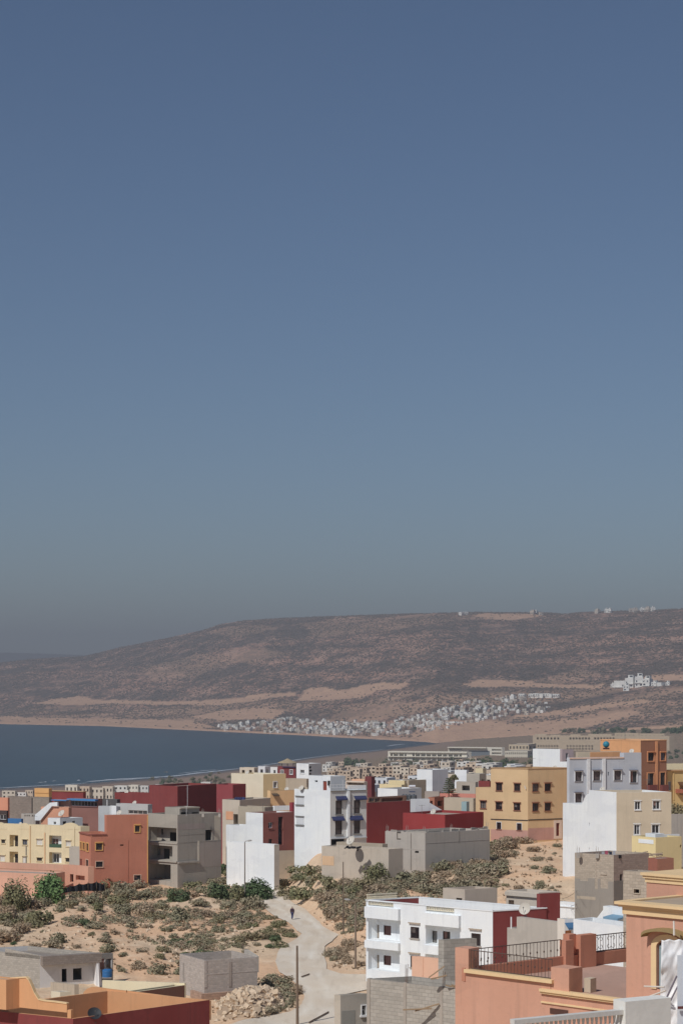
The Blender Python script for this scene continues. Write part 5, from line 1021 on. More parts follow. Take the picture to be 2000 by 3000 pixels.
# ------------------------------------------------------------------ dirt road
ROAD = [(795, 2562), (855, 2555), (838, 2580), (829, 2604), (836, 2624), (852, 2642), (893, 2666), (922, 2692), (944, 2716), (990, 2740), (974, 2760), (955, 2776), (951, 2810), (957, 2842), (1000, 2856), (1085, 2858), (1090, 2900), (1000, 2918), (986, 2960), (984, 3010), (980, 3100), (640, 3100), (650, 3012), (720, 2990), (800, 2978), (850, 2968), (884, 2945), (890, 2920), (872, 2890), (846, 2868), (818, 2852), (806, 2820), (812, 2790), (836, 2772), (872, 2752), (880, 2738), (864, 2722), (838, 2704), (800, 2682), (774, 2662), (748, 2640), (730, 2616), (712, 2600), (745, 2588)]
def road():
    pts = []
    for i, (a, b) in enumerate(zip(ROAD, ROAD[1:] + ROAD[:1])):
        for k in range(4):
            q = (lerp(a[0], b[0], k / 4) + 3 * fbm(i + k * .25, 1.7) * 2, lerp(a[1], b[1], k / 4) + 1.5 * fbm(i + k * .25, 8.))
            h = ground_hit(*q, d0=110) or P(q[0], q[1], 150)
            pts.append((h.x, h.y))
    n = len(pts); xs = [p[0] for p in pts]; ys = [p[1] for p in pts]; inner = []
    y = min(ys)
    while y < max(ys):
        x = min(xs)
        while x < max(xs):
            if inpoly(x, y, pts): inner.append((x, y))
            x += .5
        y += .8
    v, e, f, *_ = delaunay_2d_cdt([Vector(p) for p in pts + inner], [(i, (i + 1) % n) for i in range(n)], [], 1, 1e-4)
    m, nt, b = new_mat('pale_dust_road', .97, .05); co = N(nt, 'ShaderNodeTexCoord').outputs['Object']
    a_ = noisetex(nt, co, .14, 5); t_ = noisetex(nt, co, .6, 4, .6, (1.6, .25, 1)); fi = noisetex(nt, co, 3, 5, .7)
    c = mixc(nt, ramp(nt, a_, .35, .68), alb((208, 197, 180), 1.22), alb((200, 184, 162), 1.22))
    c = mixc(nt, ramp(nt, t_, .5, .72, 0, .6), c, alb((186, 170, 150), 1.15)); c = mixc(nt, ramp(nt, fi, .55, .8, 0, .5), c, alb((176, 160, 140), 1.1))
    at = N(nt, 'ShaderNodeAttribute', attribute_name='rut'); c = mixc(nt, at.outputs['Fac'], c, alb((220, 212, 198), 1.22))
    nt.links.new(c, b.inputs['Base Color']); bp = N(nt, 'ShaderNodeBump', Strength=.4, Distance=.06); nt.links.new(fi, bp.inputs['Height']); nt.links.new(bp.outputs[0], b.inputs['Normal'])
    me = bpy.data.meshes.new('dirt_road'); me.from_pydata([(p.x, p.y, gz(p.x, p.y) + .10) for p in v], [], [tuple(q) for q in f]); me.materials.append(m)
    cl = [ground_hit(*q, d0=100) for q in ((815, 2566), (772, 2604), (800, 2644), (848, 2670), (898, 2708), (925, 2742), (898, 2775), (884, 2812), (900, 2856), (930, 2900), (938, 2950), (900, 2990), (800, 3015))]
    def off(p):
        best = 1e9
        for a, c_ in zip(cl, cl[1:]):
            if a is None or c_ is None: continue
            ax, ay = c_.x - a.x, c_.y - a.y; t = clamp(((p.x - a.x) * ax + (p.y - a.y) * ay) / (ax * ax + ay * ay)); best = min(best, math.hypot(p.x - a.x - ax * t, p.y - a.y - ay * t))
        return best
    vcol(me, 'rut', [.75 * math.exp(-((off(p) - 1.0) / .38) ** 2) * clamp(.55 + fbm(p.x * .5, p.y * .2, 6.)) for p in v])
    me.polygons.foreach_set('use_smooth', [True] * len(f)); o = bpy.data.objects.new('dirt_road', me); COL.objects.link(o); kind(o, 'structure')
    return [(p[0], p[1]) for p in pts]
ROADXY = road()

# ------------------------------------------------------------------ plants
def leaf_mat(name, c1, c2, c3):
    m, nt, b = new_mat(name, .85, .12); oi = N(nt, 'ShaderNodeObjectInfo'); co = N(nt, 'ShaderNodeTexCoord').outputs['Object']
    f = noisetex(nt, co, 2.2, 3)
    c = mixc(nt, ramp(nt, f, .38, .62), alb(c1, 1.7), alb(c2, 1.7)); c = mixc(nt, ramp(nt, oi.outputs['Random'], .2, 1., 0, .75), c, alb(c3, 1.7))
    nt.links.new(c, b.inputs['Base Color']); return m
LM = [leaf_mat('grey_green_leaves', (120, 114, 90), (98, 97, 76), (134, 120, 100)), leaf_mat('olive_leaves', (106, 102, 72), (90, 92, 66), (118, 106, 82)),
      leaf_mat('green_leaves', (72, 86, 56), (58, 74, 48), (84, 90, 66)), leaf_mat('dry_twigs', (140, 120, 96), (116, 102, 84), (128, 114, 94)), leaf_mat('fig_leaves', (84, 112, 62), (64, 94, 48), (92, 110, 70))]
BARK = paint((104, 90, 74), .95)
def foliage(mb, c, rx, ry, rz, n, leaf, rs, lumps=7, hemi=True, gap=.0):
    c = Vector(c); L = []
    for k in range(lumps):
        a = rs.uniform(0, 6.283); r = rs.uniform(.15, .72); L.append((Vector((math.cos(a) * r * rx, math.sin(a) * r * ry, rs.uniform(.1 if hemi else -.5, .62) * rz)), rs.uniform(.28, .52)))
    for k in range(n):
        p0, s = L[k % lumps]
        while True:
            v = Vector((rs.uniform(-1, 1), rs.uniform(-1, 1), rs.uniform(-1, 1)))
            if .12 < v.length_squared < 1: break
        v = v.normalized() * (rs.uniform(.55, 1.0) ** .6)
        p = c + p0 + Vector((v.x * rx * s, v.y * ry * s, v.z * rz * s))
        if hemi and p.z < c.z + .02 * rz: p.z = c.z + rs.uniform(.02, .2) * rz
        nrm = (v + Vector((rs.uniform(-.7, .7), rs.uniform(-.7, .7), rs.uniform(-.3, .9)))).normalized()
        a = nrm.cross(Vector((rs.uniform(-1, 1), rs.uniform(-1, 1), .3))).normalized(); b_ = nrm.cross(a); w = leaf * rs.uniform(.6, 1.35)
        mb.quad(p - a * w - b_ * w * .5, p + a * w * .2 - b_ * w * .7, p + a * w + b_ * w * .4, p - a * w * .1 + b_ * w * .75)
def shrub_protos():
    out = []
    for k in range(10):
        rs = random.Random(40 + k); mb = MB(); t = k % 4
        foliage(mb, (0, 0, 0), 1.0, 1.0, rs.uniform(.75, 1.05), 620, .085, rs, lumps=rs.randint(6, 11))
        if t == 3:
            for q in range(60):
                a = rs.uniform(0, 6.283); e = rs.uniform(.4, 1.3); d = Vector((math.cos(a) * math.cos(e), math.sin(a) * math.cos(e), math.sin(e))); mb.tube([d * .1, d * rs.uniform(.7, 1.0)], [.02, .008], 3, cap=False)
        me_o = mb.build('shrub', LM[t]); out.append(me_o.data); bpy.data.objects.remove(me_o)
    return out
SHR = shrub_protos()
def shrub(p, rx, rz, k, label, group, rs):
    o = bpy.data.objects.new('shrub', SHR[k % len(SHR)]); COL.objects.link(o); o.location = (p.x, p.y, gz(p.x, p.y) - .06)
    o.scale = (rx, rx * rs.uniform(.8, 1.1), rz); o.rotation_euler = (0, 0, rs.uniform(0, 6.28)); return tag(o, label, 'shrub', group)
def scatter_shrubs(poly, n, wpx, asp, kinds, label, group, seed, dens=None, tries=8000, mind=.8, road_ok=False):
    rs = random.Random(seed); xs = [q[0] for q in poly]; ys = [q[1] for q in poly]; placed = []; c = 0
    while c < n and tries > 0:
        tries -= 1; px, py = rs.uniform(min(xs), max(xs)), rs.uniform(min(ys), max(ys))
        if not inpoly(px, py, poly): continue
        h = ground_hit(px, py, 110, 420)
        if h is None: continue
        if dens and fbm(h.x * dens[0], h.y * dens[0] * .5, seed, 3) < dens[1]: continue
        if not road_ok and inpoly(h.x, h.y, ROADXY): continue
        r = rs.uniform(*wpx) * rs.uniform(.7, 1.2) / 2 * h.y / F
        if any((h.x - q[0]) ** 2 + ((h.y - q[1]) * .6) ** 2 < (mind * (r + q[2])) ** 2 for q in placed): continue
        placed.append((h.x, h.y, r)); shrub(h, r, r * rs.uniform(*asp), rs.choice(kinds), label, group, rs); c += 1
GL = 'shrubs on the sandy slope left of the road'; GR = 'shrubs on the bank right of the road'
scatter_shrubs([(0, 2650), (60, 2660), (250, 2612), (440, 2585), (560, 2565), (700, 2600), (740, 2640), (790, 2690), (740, 2720), (560, 2700), (300, 2680), (110, 2700), (0, 2720)], 74, (40, 96), (.7, 1.0), [0, 4, 8, 1, 5, 3, 7, 0], 'grey green shrub on the sandy slope between the houses and the dirt road', GL, 11, mind=.66)
scatter_shrubs([(0, 2715), (110, 2700), (300, 2690), (560, 2710), (740, 2730), (760, 2790), (640, 2800), (540, 2860), (300, 2850), (290, 2780), (0, 2790)], 56, (28, 74), (.65, .95), [0, 4, 8, 1, 3, 7, 2], 'small low shrub on the bare lower part of the sandy slope', 'small shrubs on the lower sandy slope', 12, mind=.82)
scatter_shrubs([(600, 2580), (650, 2552), (728, 2552), (708, 2578), (676, 2600)], 9, (44, 84), (.75, 1.05), [2, 6, 1, 0, 4], 'green shrub along the foot of the white stepped house', 'shrubs below the white stepped house', 31, mind=.5)
scatter_shrubs([(0, 2640), (90, 2650), (130, 2700), (60, 2750), (0, 2770)], 10, (60, 110), (.8, 1.05), [1, 0, 3, 5, 8], 'large olive shrub at the left edge of the sandy slope', 'large shrubs at the left edge', 32, mind=.5)
scatter_shrubs([(740, 2650), (790, 2690), (870, 2700), (878, 2750), (800, 2790), (730, 2800), (690, 2740)], 14, (50, 90), (.8, 1.0), [1, 5, 9, 0, 2], 'green shrub in the thicket on the left edge of the dirt road', 'green thicket beside the road', 13, mind=.5)
scatter_shrubs([(770, 2860), (850, 2870), (872, 2910), (850, 2955), (780, 2980), (740, 2990), (760, 2900)], 9, (40, 80), (.75, 1.0), [3, 7, 0, 4], 'grey brown shrub on the verge above the rubble heap', 'shrubs on the verge above the rubble heap', 14, mind=.55)
scatter_shrubs([(830, 2625), (836, 2580), (870, 2550), (960, 2545), (1000, 2570), (992, 2610), (930, 2650), (870, 2650)], 13, (60, 104), (.75, 1.0), [1, 0, 5, 4, 9], 'large dense green shrub at the right bend of the dirt road', 'large shrubs at the road bend', 15, mind=.42)
scatter_shrubs([(950, 2640), (1000, 2590), (1080, 2560), (1150, 2570), (1250, 2550), (1330, 2510), (1440, 2480), (1540, 2466), (1500, 2490), (1450, 2560), (1440, 2600), (1300, 2620), (1080, 2640), (1050, 2720), (960, 2690)], 95, (44, 98), (.62, .9), [0, 3, 4, 7, 8, 1, 3], 'grey olive shrub in the dense scrub on the bank above the road', GR, 16, mind=.45)
scatter_shrubs([(1380, 2560), (1500, 2500), (1640, 2470), (1650, 2640), (1500, 2640), (1380, 2620)], 26, (22, 52), (.75, 1.0), [0, 4, 3, 1], 'small dark shrub on the stony slope below the yellow ochre house', 'shrubs on the stony slope', 17, (.15, -.15), mind=.9)
scatter_shrubs([(955, 2770), (1040, 2760), (1074, 2800), (1060, 2845), (970, 2838)], 8, (40, 80), (.8, 1.0), [3, 0, 7], 'dry grey shrub beside the lamp post left of the white balcony house', 'dry shrubs beside the lamp post', 18, mind=.55)
scatter_shrubs([(960, 2680), (1050, 2690), (1068, 2740), (1010, 2745)], 6, (36, 70), (.75, 1.0), [0, 3, 4], 'sparse grey shrub on the cut bank beside the road', 'shrubs on the cut bank', 19, mind=.6)
def tree(px, py, d, wpx, hpx, leafm, label, cat='tree', trunk=.35, n=2600, name='tree', seed=1, lumps=14, leaf=.13, z=None):
    """tapered trunk with limbs, and a crown of leaf clumps round them"""
    rs = random.Random(seed); p = P(px, py, d); p.z = gz(p.x, p.y) - .1 if z is None else z; W = wpx / 2 * d / F; H = hpx * d / F
    t = empty(name, p, label, cat); mb = MB(); top = p + UP * H * .62
    mb.tube([p, p + UP * H * .3 + Vector((.08 * W, 0, 0)), top], [W * .1, W * .075, W * .03], 7)
    for k in range(6):
        a = k * 1.05 + rs.uniform(-.3, .3); b0 = p + UP * H * rs.uniform(.15, .45); mb.tube([b0, b0 + Vector((math.cos(a) * W * .45, math.sin(a) * W * .45, H * .22)), b0 + Vector((math.cos(a) * W * .75, math.sin(a) * W * .75, H * .36))], [W * .05, W * .035, W * .012], 5)
    mb.build('trunk', BARK, t); mb = MB()
    foliage(mb, p + UP * H * trunk, W * .95, W * .95, H * (1 - trunk) * .98, n, leaf, rs, lumps=lumps); mb.build('crown', leafm, t); return t
tree(147, 2640, 292, 104, 98, LM[4], 'dense bright green fig tree in front of the salmon wall', trunk=.05, n=4200, seed=3, lumps=20, leaf=.17)
tree(45, 2668, 282, 110, 110, LM[1], 'tall olive brown bush at the left edge below the salmon wall', 'bush', trunk=.03, n=3000, name='bush', seed=4, lumps=16, leaf=.14)
tree(20, 2640, 288, 70, 70, LM[3], 'feathery dry bush at the left edge beside the salmon wall', 'bush', trunk=.03, n=1500, name='bush', seed=14, lumps=10, leaf=.12)
tree(745, 2560, 300, 132, 66, LM[2], 'broad dark green tree in front of the white stepped house', trunk=.1, n=4200, seed=5, lumps=22, leaf=.17)
tree(640, 2560, 298, 84, 52, LM[2], 'low dark green tree at the right foot of the concrete house', trunk=.06, n=1900, seed=6, lumps=12, leaf=.15)
tree(692, 2566, 297, 66, 50, LM[1], 'olive green tree between the concrete house and broad tree', trunk=.08, n=1700, seed=16, lumps=12, leaf=.15)
tree(828, 2545, 314, 64, 34, LM[1], 'olive shrub mass filling the gap between the two white houses', 'bush', trunk=.02, n=1700, name='bush', seed=7, lumps=12)
tree(522, 2590, 297, 84, 48, LM[2], 'dark green bush in front of the concrete house doorway', 'bush', trunk=.02, n=2000, name='bush', seed=8, lumps=12, leaf=.14)
tree(312, 2590, 300, 30, 34, LM[0], 'small round grey bush in front of the terracotta house', 'bush', trunk=.05, n=900, name='bush', seed=9, lumps=8)
tree(1100, 2560, 280, 90, 66, LM[1], 'tall yellowish grass bush below the low tan house', 'bush', trunk=.02, n=2300, name='bush', seed=10, lumps=14)
tree(1468, 2648, 224, 46, 84, LM[0], 'upright grey shrub standing between the two roof rooms', 'bush', trunk=.03, n=1200, name='bush', seed=12, lumps=9)
tree(1480, 2487, 322, 90, 44, LM[3], 'dark brownish bush at the foot of the yellow ochre house', 'bush', trunk=.02, n=2200, name='bush', seed=13, lumps=14)
tree(1985, 2388, 300, 70, 44, LM[1], 'green bush at the right edge above the grey rendered house', 'bush', trunk=.02, n=1500, name='bush', seed=17, lumps=10, z=96.5)
# conifer on the red roofed row
def araucaria():
    p = P(1314, 2328, 366); t = empty('conifer_tree', p, 'dark layered conifer standing alone behind the bright red house', 'tree'); mb = MB(); H = 48 * 366 / F; mb.tube([p - UP * 8, p + UP * H], [.22, .05], 7); mb.build('trunk', BARK, t)
    rs = random.Random(5); mb = MB()
    for k in range(8):
        z = H * (.08 + .12 * k); r = 1.35 * (1 - k / 10)
        for q in range(7):
            a = q * .9 + k * .5
            for s in range(9):
                e = r * (s + 1) / 9; c = p + Vector((math.cos(a) * e, math.sin(a) * e, z + .12 * s / 9))
                for w_ in range(2):
                    v = Vector((rs.uniform(-1, 1), rs.uniform(-1, 1), rs.uniform(-.4, .8))) * .2; mb.quad(c - v, c + Vector((.1, .05, .04)), c + v, c + Vector((-.06, .1, .02)))
    mb.build('crown', LM[2], t)
araucaria()
tree(1330, 2292, 372, 34, 22, LM[1], 'small yellowish leafy tree beside the layered conifer', trunk=.3, n=700, seed=21, lumps=7, leaf=.12, z=98.0)
# loose stones and dry tufts over the slopes
def litter():
    rs = random.Random(77); mb = MB(); mt = MB(); polys = [([(0, 2640), (300, 2600), (560, 2570), (720, 2600), (840, 2710), (740, 2830), (500, 2870), (0, 2790)], 1300), ([(900, 2640), (1100, 2560), (1440, 2470), (1650, 2450), (1650, 2650), (1300, 2640), (1080, 2840), (960, 2850), (940, 2720)], 1300), ([(540, 2890), (870, 2860), (880, 2980), (640, 3000)], 260)]
    for poly, n in polys:
        xs = [q[0] for q in poly]; ys = [q[1] for q in poly]; c = 0
        while c < n:
            px, py = rs.uniform(min(xs), max(xs)), rs.uniform(min(ys), max(ys))
            if not inpoly(px, py, poly): continue
            h = ground_hit(px, py, 150, 400); c += 1
            if h is None or inpoly(h.x, h.y, ROADXY): continue
            if rs.random() < .5:
                r = .08 + .35 * rs.random() ** 4; q = [h + Vector((math.cos(a) * r * rs.uniform(.6, 1.2), math.sin(a) * r * rs.uniform(.6, 1.2), 0)) for a in (0, 1.3, 2.5, 3.7, 5)]; a = h + UP * r * rs.uniform(.5, .9) + Vector((.02, -.03, 0))
                for i in range(5): mb.poly([q[i], q[(i + 1) % 5], a])
            else:
                r = rs.uniform(.12, .34)
                for k in range(9):
                    a = rs.uniform(0, 6.28); e = rs.uniform(.3, 1.3); d = Vector((math.cos(a) * math.cos(e), math.sin(a) * math.cos(e), math.sin(e))) * r; s = Vector((-d.y, d.x, 0)) * .35; b0 = h + d * .2
                    mt.quad(b0 - s, b0 + s, b0 + d + s * .5, b0 + d - s * .5)
    kind(mb.build('stones', plaster((206, 184, 156), .4)), 'stuff'); kind(mt.build('dry_tufts', LM[3]), 'stuff')
litter()
def low_scrub():
    rs = random.Random(91); mbs = [MB(), MB()]
    for poly, n, th in (([(0, 2650), (60, 2660), (250, 2612), (440, 2585), (560, 2565), (700, 2600), (800, 2690), (860, 2720), (800, 2790), (640, 2800), (300, 2740), (0, 2760)], 950, .03), ([(930, 2640), (1000, 2580), (1250, 2548), (1330, 2510), (1440, 2480), (1520, 2480), (1450, 2600), (1300, 2630), (1080, 2650), (1050, 2760), (960, 2700)], 1300, -.2), ([(770, 2860), (850, 2870), (872, 2910), (850, 2955), (760, 2985), (740, 2960)], 260, -.4)):
        xs = [q[0] for q in poly]; ys = [q[1] for q in poly]; c = 0
        for _ in range(n * 4):
            if c >= n: break
            px, py = rs.uniform(min(xs), max(xs)), rs.uniform(min(ys), max(ys))
            if not inpoly(px, py, poly): continue
            h = ground_hit(px, py, 150, 400)
            if h is None or inpoly(h.x, h.y, ROADXY): continue
            if fbm(h.x * .14, h.y * .07, 2.4, 4) < th: continue
            c += 1; r = rs.uniform(.3, .75); mb = mbs[rs.random() < .4]
            for k in range(26):
                a = rs.uniform(0, 6.28); e = rs.uniform(.1, 1.4); d = Vector((math.cos(a) * math.cos(e), math.sin(a) * math.cos(e), math.sin(e) * .8)) * r * rs.uniform(.5, 1); nrm = (d.normalized() + Vector((rs.uniform(-.6, .6), rs.uniform(-.6, .6), rs.uniform(-.2, .8)))).normalized()
                u = nrm.cross(Vector((rs.uniform(-1, 1), rs.uniform(-1, 1), .3))).normalized(); v = nrm.cross(u); w_ = rs.uniform(.07, .16); q = h + d
                mb.quad(q - u * w_ - v * w_ * .5, q + u * w_ * .3 - v * w_ * .7, q + u * w_ + v * w_ * .5, q - u * w_ * .2 + v * w_ * .8)
    for mb, m in zip(mbs, (LM[0], LM[3])): kind(mb.build('low_scrub', m), 'stuff')
low_scrub()
# ------------------------------------------------------------------ rubble heap
def rubble():
    c = ground_hit(728, 2975, 120); rs = random.Random(9); cy = c.y + 7; cx = (735 - 1000) / F * cy
    hf = lambda x, y: 1.5 * max(0, 1 - ((x - cx - .06 * (y - cy)) / 3.4) ** 2 - ((y - cy) / 9.5) ** 2) ** .8
    mb = MB(); n = 14; g = {}
    for i in range(n + 1):
        for j in range(n + 1):
            x = cx - 4 + 8 * i / n; y = cy - 11 + 22 * j / n; g[i, j] = Vector((x, y, gz(x, y) - .25 + hf(x, y)))
    for i in range(n):
        for j in range(n): mb.quad(g[i, j], g[i + 1, j], g[i + 1, j + 1], g[i, j + 1])
    kind(mb.build('earth_mound', plaster((178, 152, 124), .6)), 'structure')
    protos = []
    for k in range(6):
        bm = bmesh.new(); r2 = random.Random(k); bmesh.ops.create_cube(bm, size=1.5); bmesh.ops.subdivide_edges(bm, edges=bm.edges[:], cuts=1)
        for v in bm.verts: v.co = Vector((v.co.x * r2.uniform(.65, 1.3), v.co.y * r2.uniform(.6, 1.2), v.co.z * r2.uniform(.45, .9)))
        me = bpy.data.meshes.new('rock'); bm.to_mesh(me); bm.free(); me.materials.append(plaster((214 - 6 * (k % 3), 192 - 7 * (k % 3), 164 - 8 * (k % 3)), .5)); protos.append(me)
    for k in range(230):
        while True:
            x, y = rs.uniform(cx - 3.2, cx + 3.2), rs.uniform(cy - 9.5, cy + 7)
            if ((x - cx) / 3.2) ** 2 + ((y - cy) / 9.5) ** 2 < 1: break
        s = .13 + .3 * rs.random() ** 2.2; o = bpy.data.objects.new('rock', protos[k % 6]); COL.objects.link(o)
        o.location = (x, y, gz(x, y) - .25 + hf(x, y) + s * .45); o.scale = (s * rs.uniform(.8, 1.4), s, s); o.rotation_euler = (rs.uniform(-1, 1), rs.uniform(-1, 1), rs.uniform(0, 6.3))
        tag(o, 'pale limestone rock in the rubble heap beside the unroofed grey box house', 'rock', 'rocks of the pale rubble heap')
rubble()
# ------------------------------------------------------------------ poles, lamps, fence, walker
def pole(px, y0, y1, d, r, label, c=(128, 108, 90)):
    b = P(px, y1, d); b.z = min(b.z, gz(b.x, b.y)); a = P(px - 1, y0, d); t = empty('utility_pole', b, label, 'utility pole'); mb = MB(); mb.tube([b - UP * .3, a], [r * 1.25, r * .8], 8); mb.build('shaft', paint(c, .9), t)
    mb = MB(); mb.tube([a - UP * .25 - Vector((.0, r, 0)), a - UP * .25 - Vector((0, r + .12, 0))], .05, 6); mb.build('insulator', paint((96, 90, 86), .6), t); return t, a
pole(871, 2772, 3010, 190, .115, 'thick wooden pole standing at the bottom beside the dirt road')
pole(1006, 2526, 2712, 256, .075, 'thin tall pole on the bank beside the green shrubs', (112, 98, 84))
def lamp(px, y0, y1, d, dx, dz, label, r=.09, c=(138, 130, 122)):
    b = P(px, y1, d); b.z = gz(b.x, b.y); a = P(px, y0, d); t = empty('street_lamp', b, label, 'street lamp'); mb = MB(); mb.tube([b - UP * .3, a], [r * 1.2, r * .8], 8); mb.build('post', paint(c, .7), t)
    e = a + Vector((dx, -.1, dz)); mb = MB(); mb.tube([a, a + Vector((dx * .4, 0, dz * .8)), e], .04, 6); mb.build('arm', paint(c, .7), t)
    u = Vector((1 if dx > 0 else -1, 0, .12)); mb = MB(); mb.tube([e - u * .05, e + u * .15, e + u * .5, e + u * .62], [.06, .12, .11, .03], 8); mb.build('lamp_head', paint((176, 174, 170), .4), t)
lamp(717, 2468, 2588, 298, .42, .2, 'grey street lamp in front of the white stepped house')
lamp(1041, 2652, 2826, 226, -.62, .55, 'tall street lamp on the bank left of the white balcony house', .11, (140, 122, 106))
def fence():
    t = empty('net_fence', P(270, 2612, 296), 'sagging black shade net fence below the terracotta house', 'fence'); pts = [(180, 2618, 294), (205, 2614, 294), (232, 2612, 295), (258, 2611, 296), (283, 2612, 297), (307, 2611, 298)]; tops = [2602, 2597, 2590, 2588, 2584, 2591]
    mb = MB(); rs = random.Random(6)
    for (a, ya), (b, yb) in zip(zip(pts, tops), list(zip(pts, tops))[1:]):
        for k in range(6):
            f0, f1 = k / 6, (k + 1) / 6; g = lambda f, up: P(lerp(a[0], b[0], f), lerp(ya, yb, f) + 3 * math.sin(math.pi * f) if up else lerp(a[1], b[1], f), lerp(a[2], b[2], f) + .25 * math.sin(f * 9 + a[0]))
            mb.quad(g(f0, 0), g(f1, 0), g(f1, 1), g(f0, 1))
    o = mb.build('net', paint((48, 48, 54), .9), t); o.modifiers.new('thick', 'SOLIDIFY').thickness = .02
    for (px, py, d), y in zip(pts, tops):
        p = P(px, py, d); mb = MB(); mb.tube([Vector((p.x, p.y, gz(p.x, p.y) - .1)), P(px, y - 3, d)], .05, 6); mb.build('post', BARK, t)
fence()
def person():
    h = ground_hit(856, 2697, 120); z0 = gz(h.x, h.y) + .11; t = empty('person', Vector((h.x, h.y, z0)), 'person in plum top and dark blue trousers walking along the dirt road', 'person')
    def skin(name, V, E, Rd, mat, parent, root=0, sub=2):
        me = bpy.data.meshes.new(name); me.from_pydata(V, E, []); me.materials.append(mat); o = bpy.data.objects.new(name, me); COL.objects.link(o); o.parent = parent
        m = o.modifiers.new('skin', 'SKIN'); me.skin_vertices.new() if not me.skin_vertices else None
        for i, r in enumerate(Rd): me.skin_vertices[0].data[i].radius = (r, r) if not isinstance(r, tuple) else r
        me.skin_vertices[0].data[root].use_root = True; s = o.modifiers.new('sub', 'SUBSURF'); s.levels = sub; s.render_levels = sub; return o
    V = [(0, 0, .92), (0, 0, 1.12), (0, 0, 1.36), (0, 0, 1.47), (0, -.01, 1.55), (0, -.015, 1.66), (.19, 0, 1.38), (.25, .05, 1.12), (.24, -.08, .88), (.24, -.11, .79), (-.19, 0, 1.38), (-.25, -.03, 1.12), (-.25, .08, .88), (-.25, .1, .79),
         (.1, 0, .88), (.11, -.16, .5), (.11, -.12, .08), (.11, -.27, .04), (-.1, 0, .88), (-.11, .12, .5), (-.11, .3, .12), (-.11, .2, .05)]
    E = [(0, 1), (1, 2), (2, 3), (3, 4), (4, 5), (2, 6), (6, 7), (7, 8), (8, 9), (2, 10), (10, 11), (11, 12), (12, 13), (0, 14), (14, 15), (15, 16), (16, 17), (0, 18), (18, 19), (19, 20), (20, 21)]
    Rd = [(.15, .1), (.14, .1), (.16, .1), .055, .085, .075, .06, .045, .032, .03, .06, .045, .032, .03, .09, .06, .04, .035, .09, .06, .04, .035]
    sk = paint((150, 108, 84), .6); skin('body', V, E, Rd, sk, t)
    for s in (1, -1):
        ys = -.11 if s > 0 else .1
        for q in range(4): skin('finger', [(s * .245 + (q - 1.5) * .016, ys, .775), (s * .245 + (q - 1.5) * .018, ys - .012, .735), (s * .245 + (q - 1.5) * .018, ys - .02, .7 + .006 * abs(q - 1.5))], [(0, 1), (1, 2)], [.009, .008, .006], sk, t, sub=1)
        skin('thumb', [(s * .225, ys - .01, .785), (s * .2, ys - .03, .755), (s * .198, ys - .04, .735)], [(0, 1), (1, 2)], [.011, .009, .007], sk, t, sub=1)
    idx = [0, 1, 2, 3, 6, 7, 8, 10, 11, 12]; mp = {a: i for i, a in enumerate(idx)}
    skin('shirt', [V[i] for i in idx], [(mp[a], mp[b]) for a, b in E if a in mp and b in mp], [(.185, .13), (.18, .13), (.19, .125), .07, .085, .07, .05, .085, .07, .05], paint((66, 48, 62), .9), t)
    idx = [0, 14, 15, 16, 18, 19, 20]; mp = {a: i for i, a in enumerate(idx)}
    skin('trousers', [V[i] for i in idx], [(mp[a], mp[b]) for a, b in E if a in mp and b in mp], [(.17, .13), .115, .09, .075, .115, .09, .075], paint((62, 68, 104), .9), t)
    skin('hair', [(0, .02, 1.66), (0, .01, 1.72)], [(0, 1)], [.1, .075], paint((40, 32, 30), .9), t)
    fb = MB()
    for s in (-1, 1): fb.box((s * .033 - .012, -.1, 1.605), (.024, 0, 0), (0, -.012, 0), (0, 0, .012))
    fb.box((-.012, -.1, 1.57), (.024, 0, 0), (0, -.03, 0), (0, 0, .035)); fb.box((-.025, -.095, 1.535), (.05, 0, 0), (0, -.012, 0), (0, 0, .01)); f = fb.build('face', paint((110, 70, 60), .7), t, org=(0, 0, 0)); 
    for i, nm in ((17, 0), (21, 1)): skin('shoe', [Vector(V[i - 1]) - UP * .03, Vector(V[i]), Vector(V[i]) + Vector((0, -.05, -.005))], [(0, 1), (1, 2)], [.055, .055, .04], paint((50, 46, 46), .8), t, sub=1)
    t.rotation_euler = (0, 0, R(160))
person()
# driftwood pole lying on the road and stray timber
for (x0, y0, x1, y1, lb) in ((905, 3003, 962, 2972, 'long dark pole lying across the bottom of the dirt road'), (883, 2868, 906, 2860, 'short piece of timber lying on the dirt road')):
    a, c = ground_hit(x0, y0, 100), ground_hit(x1, y1, 100); mb = MB(); mb.tube([a + UP * .2, c + UP * .2], .07, 6); tag(mb.build('timber', paint((120, 100, 84), .9), org=a), lb, 'timber')
# ------------------------------------------------------------------ the lower town, beach resort and the village across the bay
BEIGE = [(208, 186, 162), (200, 178, 154), (214, 200, 180), (192, 168, 144)]
def holes(xl, xc, xr, yt, yb, nl, nr, rows, frac=.4):
    ops = []
    for side, a, c, n in (('L', xl, xc, nl), ('R', xc, xr, nr)):
        for i in range(n):
            for j in range(rows):
                w_ = (c - a) / n; h = (yb - yt) / rows; x0 = a + w_ * (i + .5 - frac / 2); y0 = yt + h * (j + .3); ops.append((side, x0, y0, x0 + w_ * frac, y0 + h * .45, 'hole', {'deep': .5}))
    return ops
def far_house(lb, xl, xc, xr, yt, yb, d, c, nl=2, nr=1, rows=2, phi=35, c2=None, name='house', cat='house', group=None, frac=.4):
    return simple(name, lb, cat, xl, xc, xr, yt, d, plaster(c, .25), plaster(c2 or c, .25), phi=phi, ops=holes(xl, xc, xr, yt, yb, nl, nr, rows, frac), para=.5, group=group)
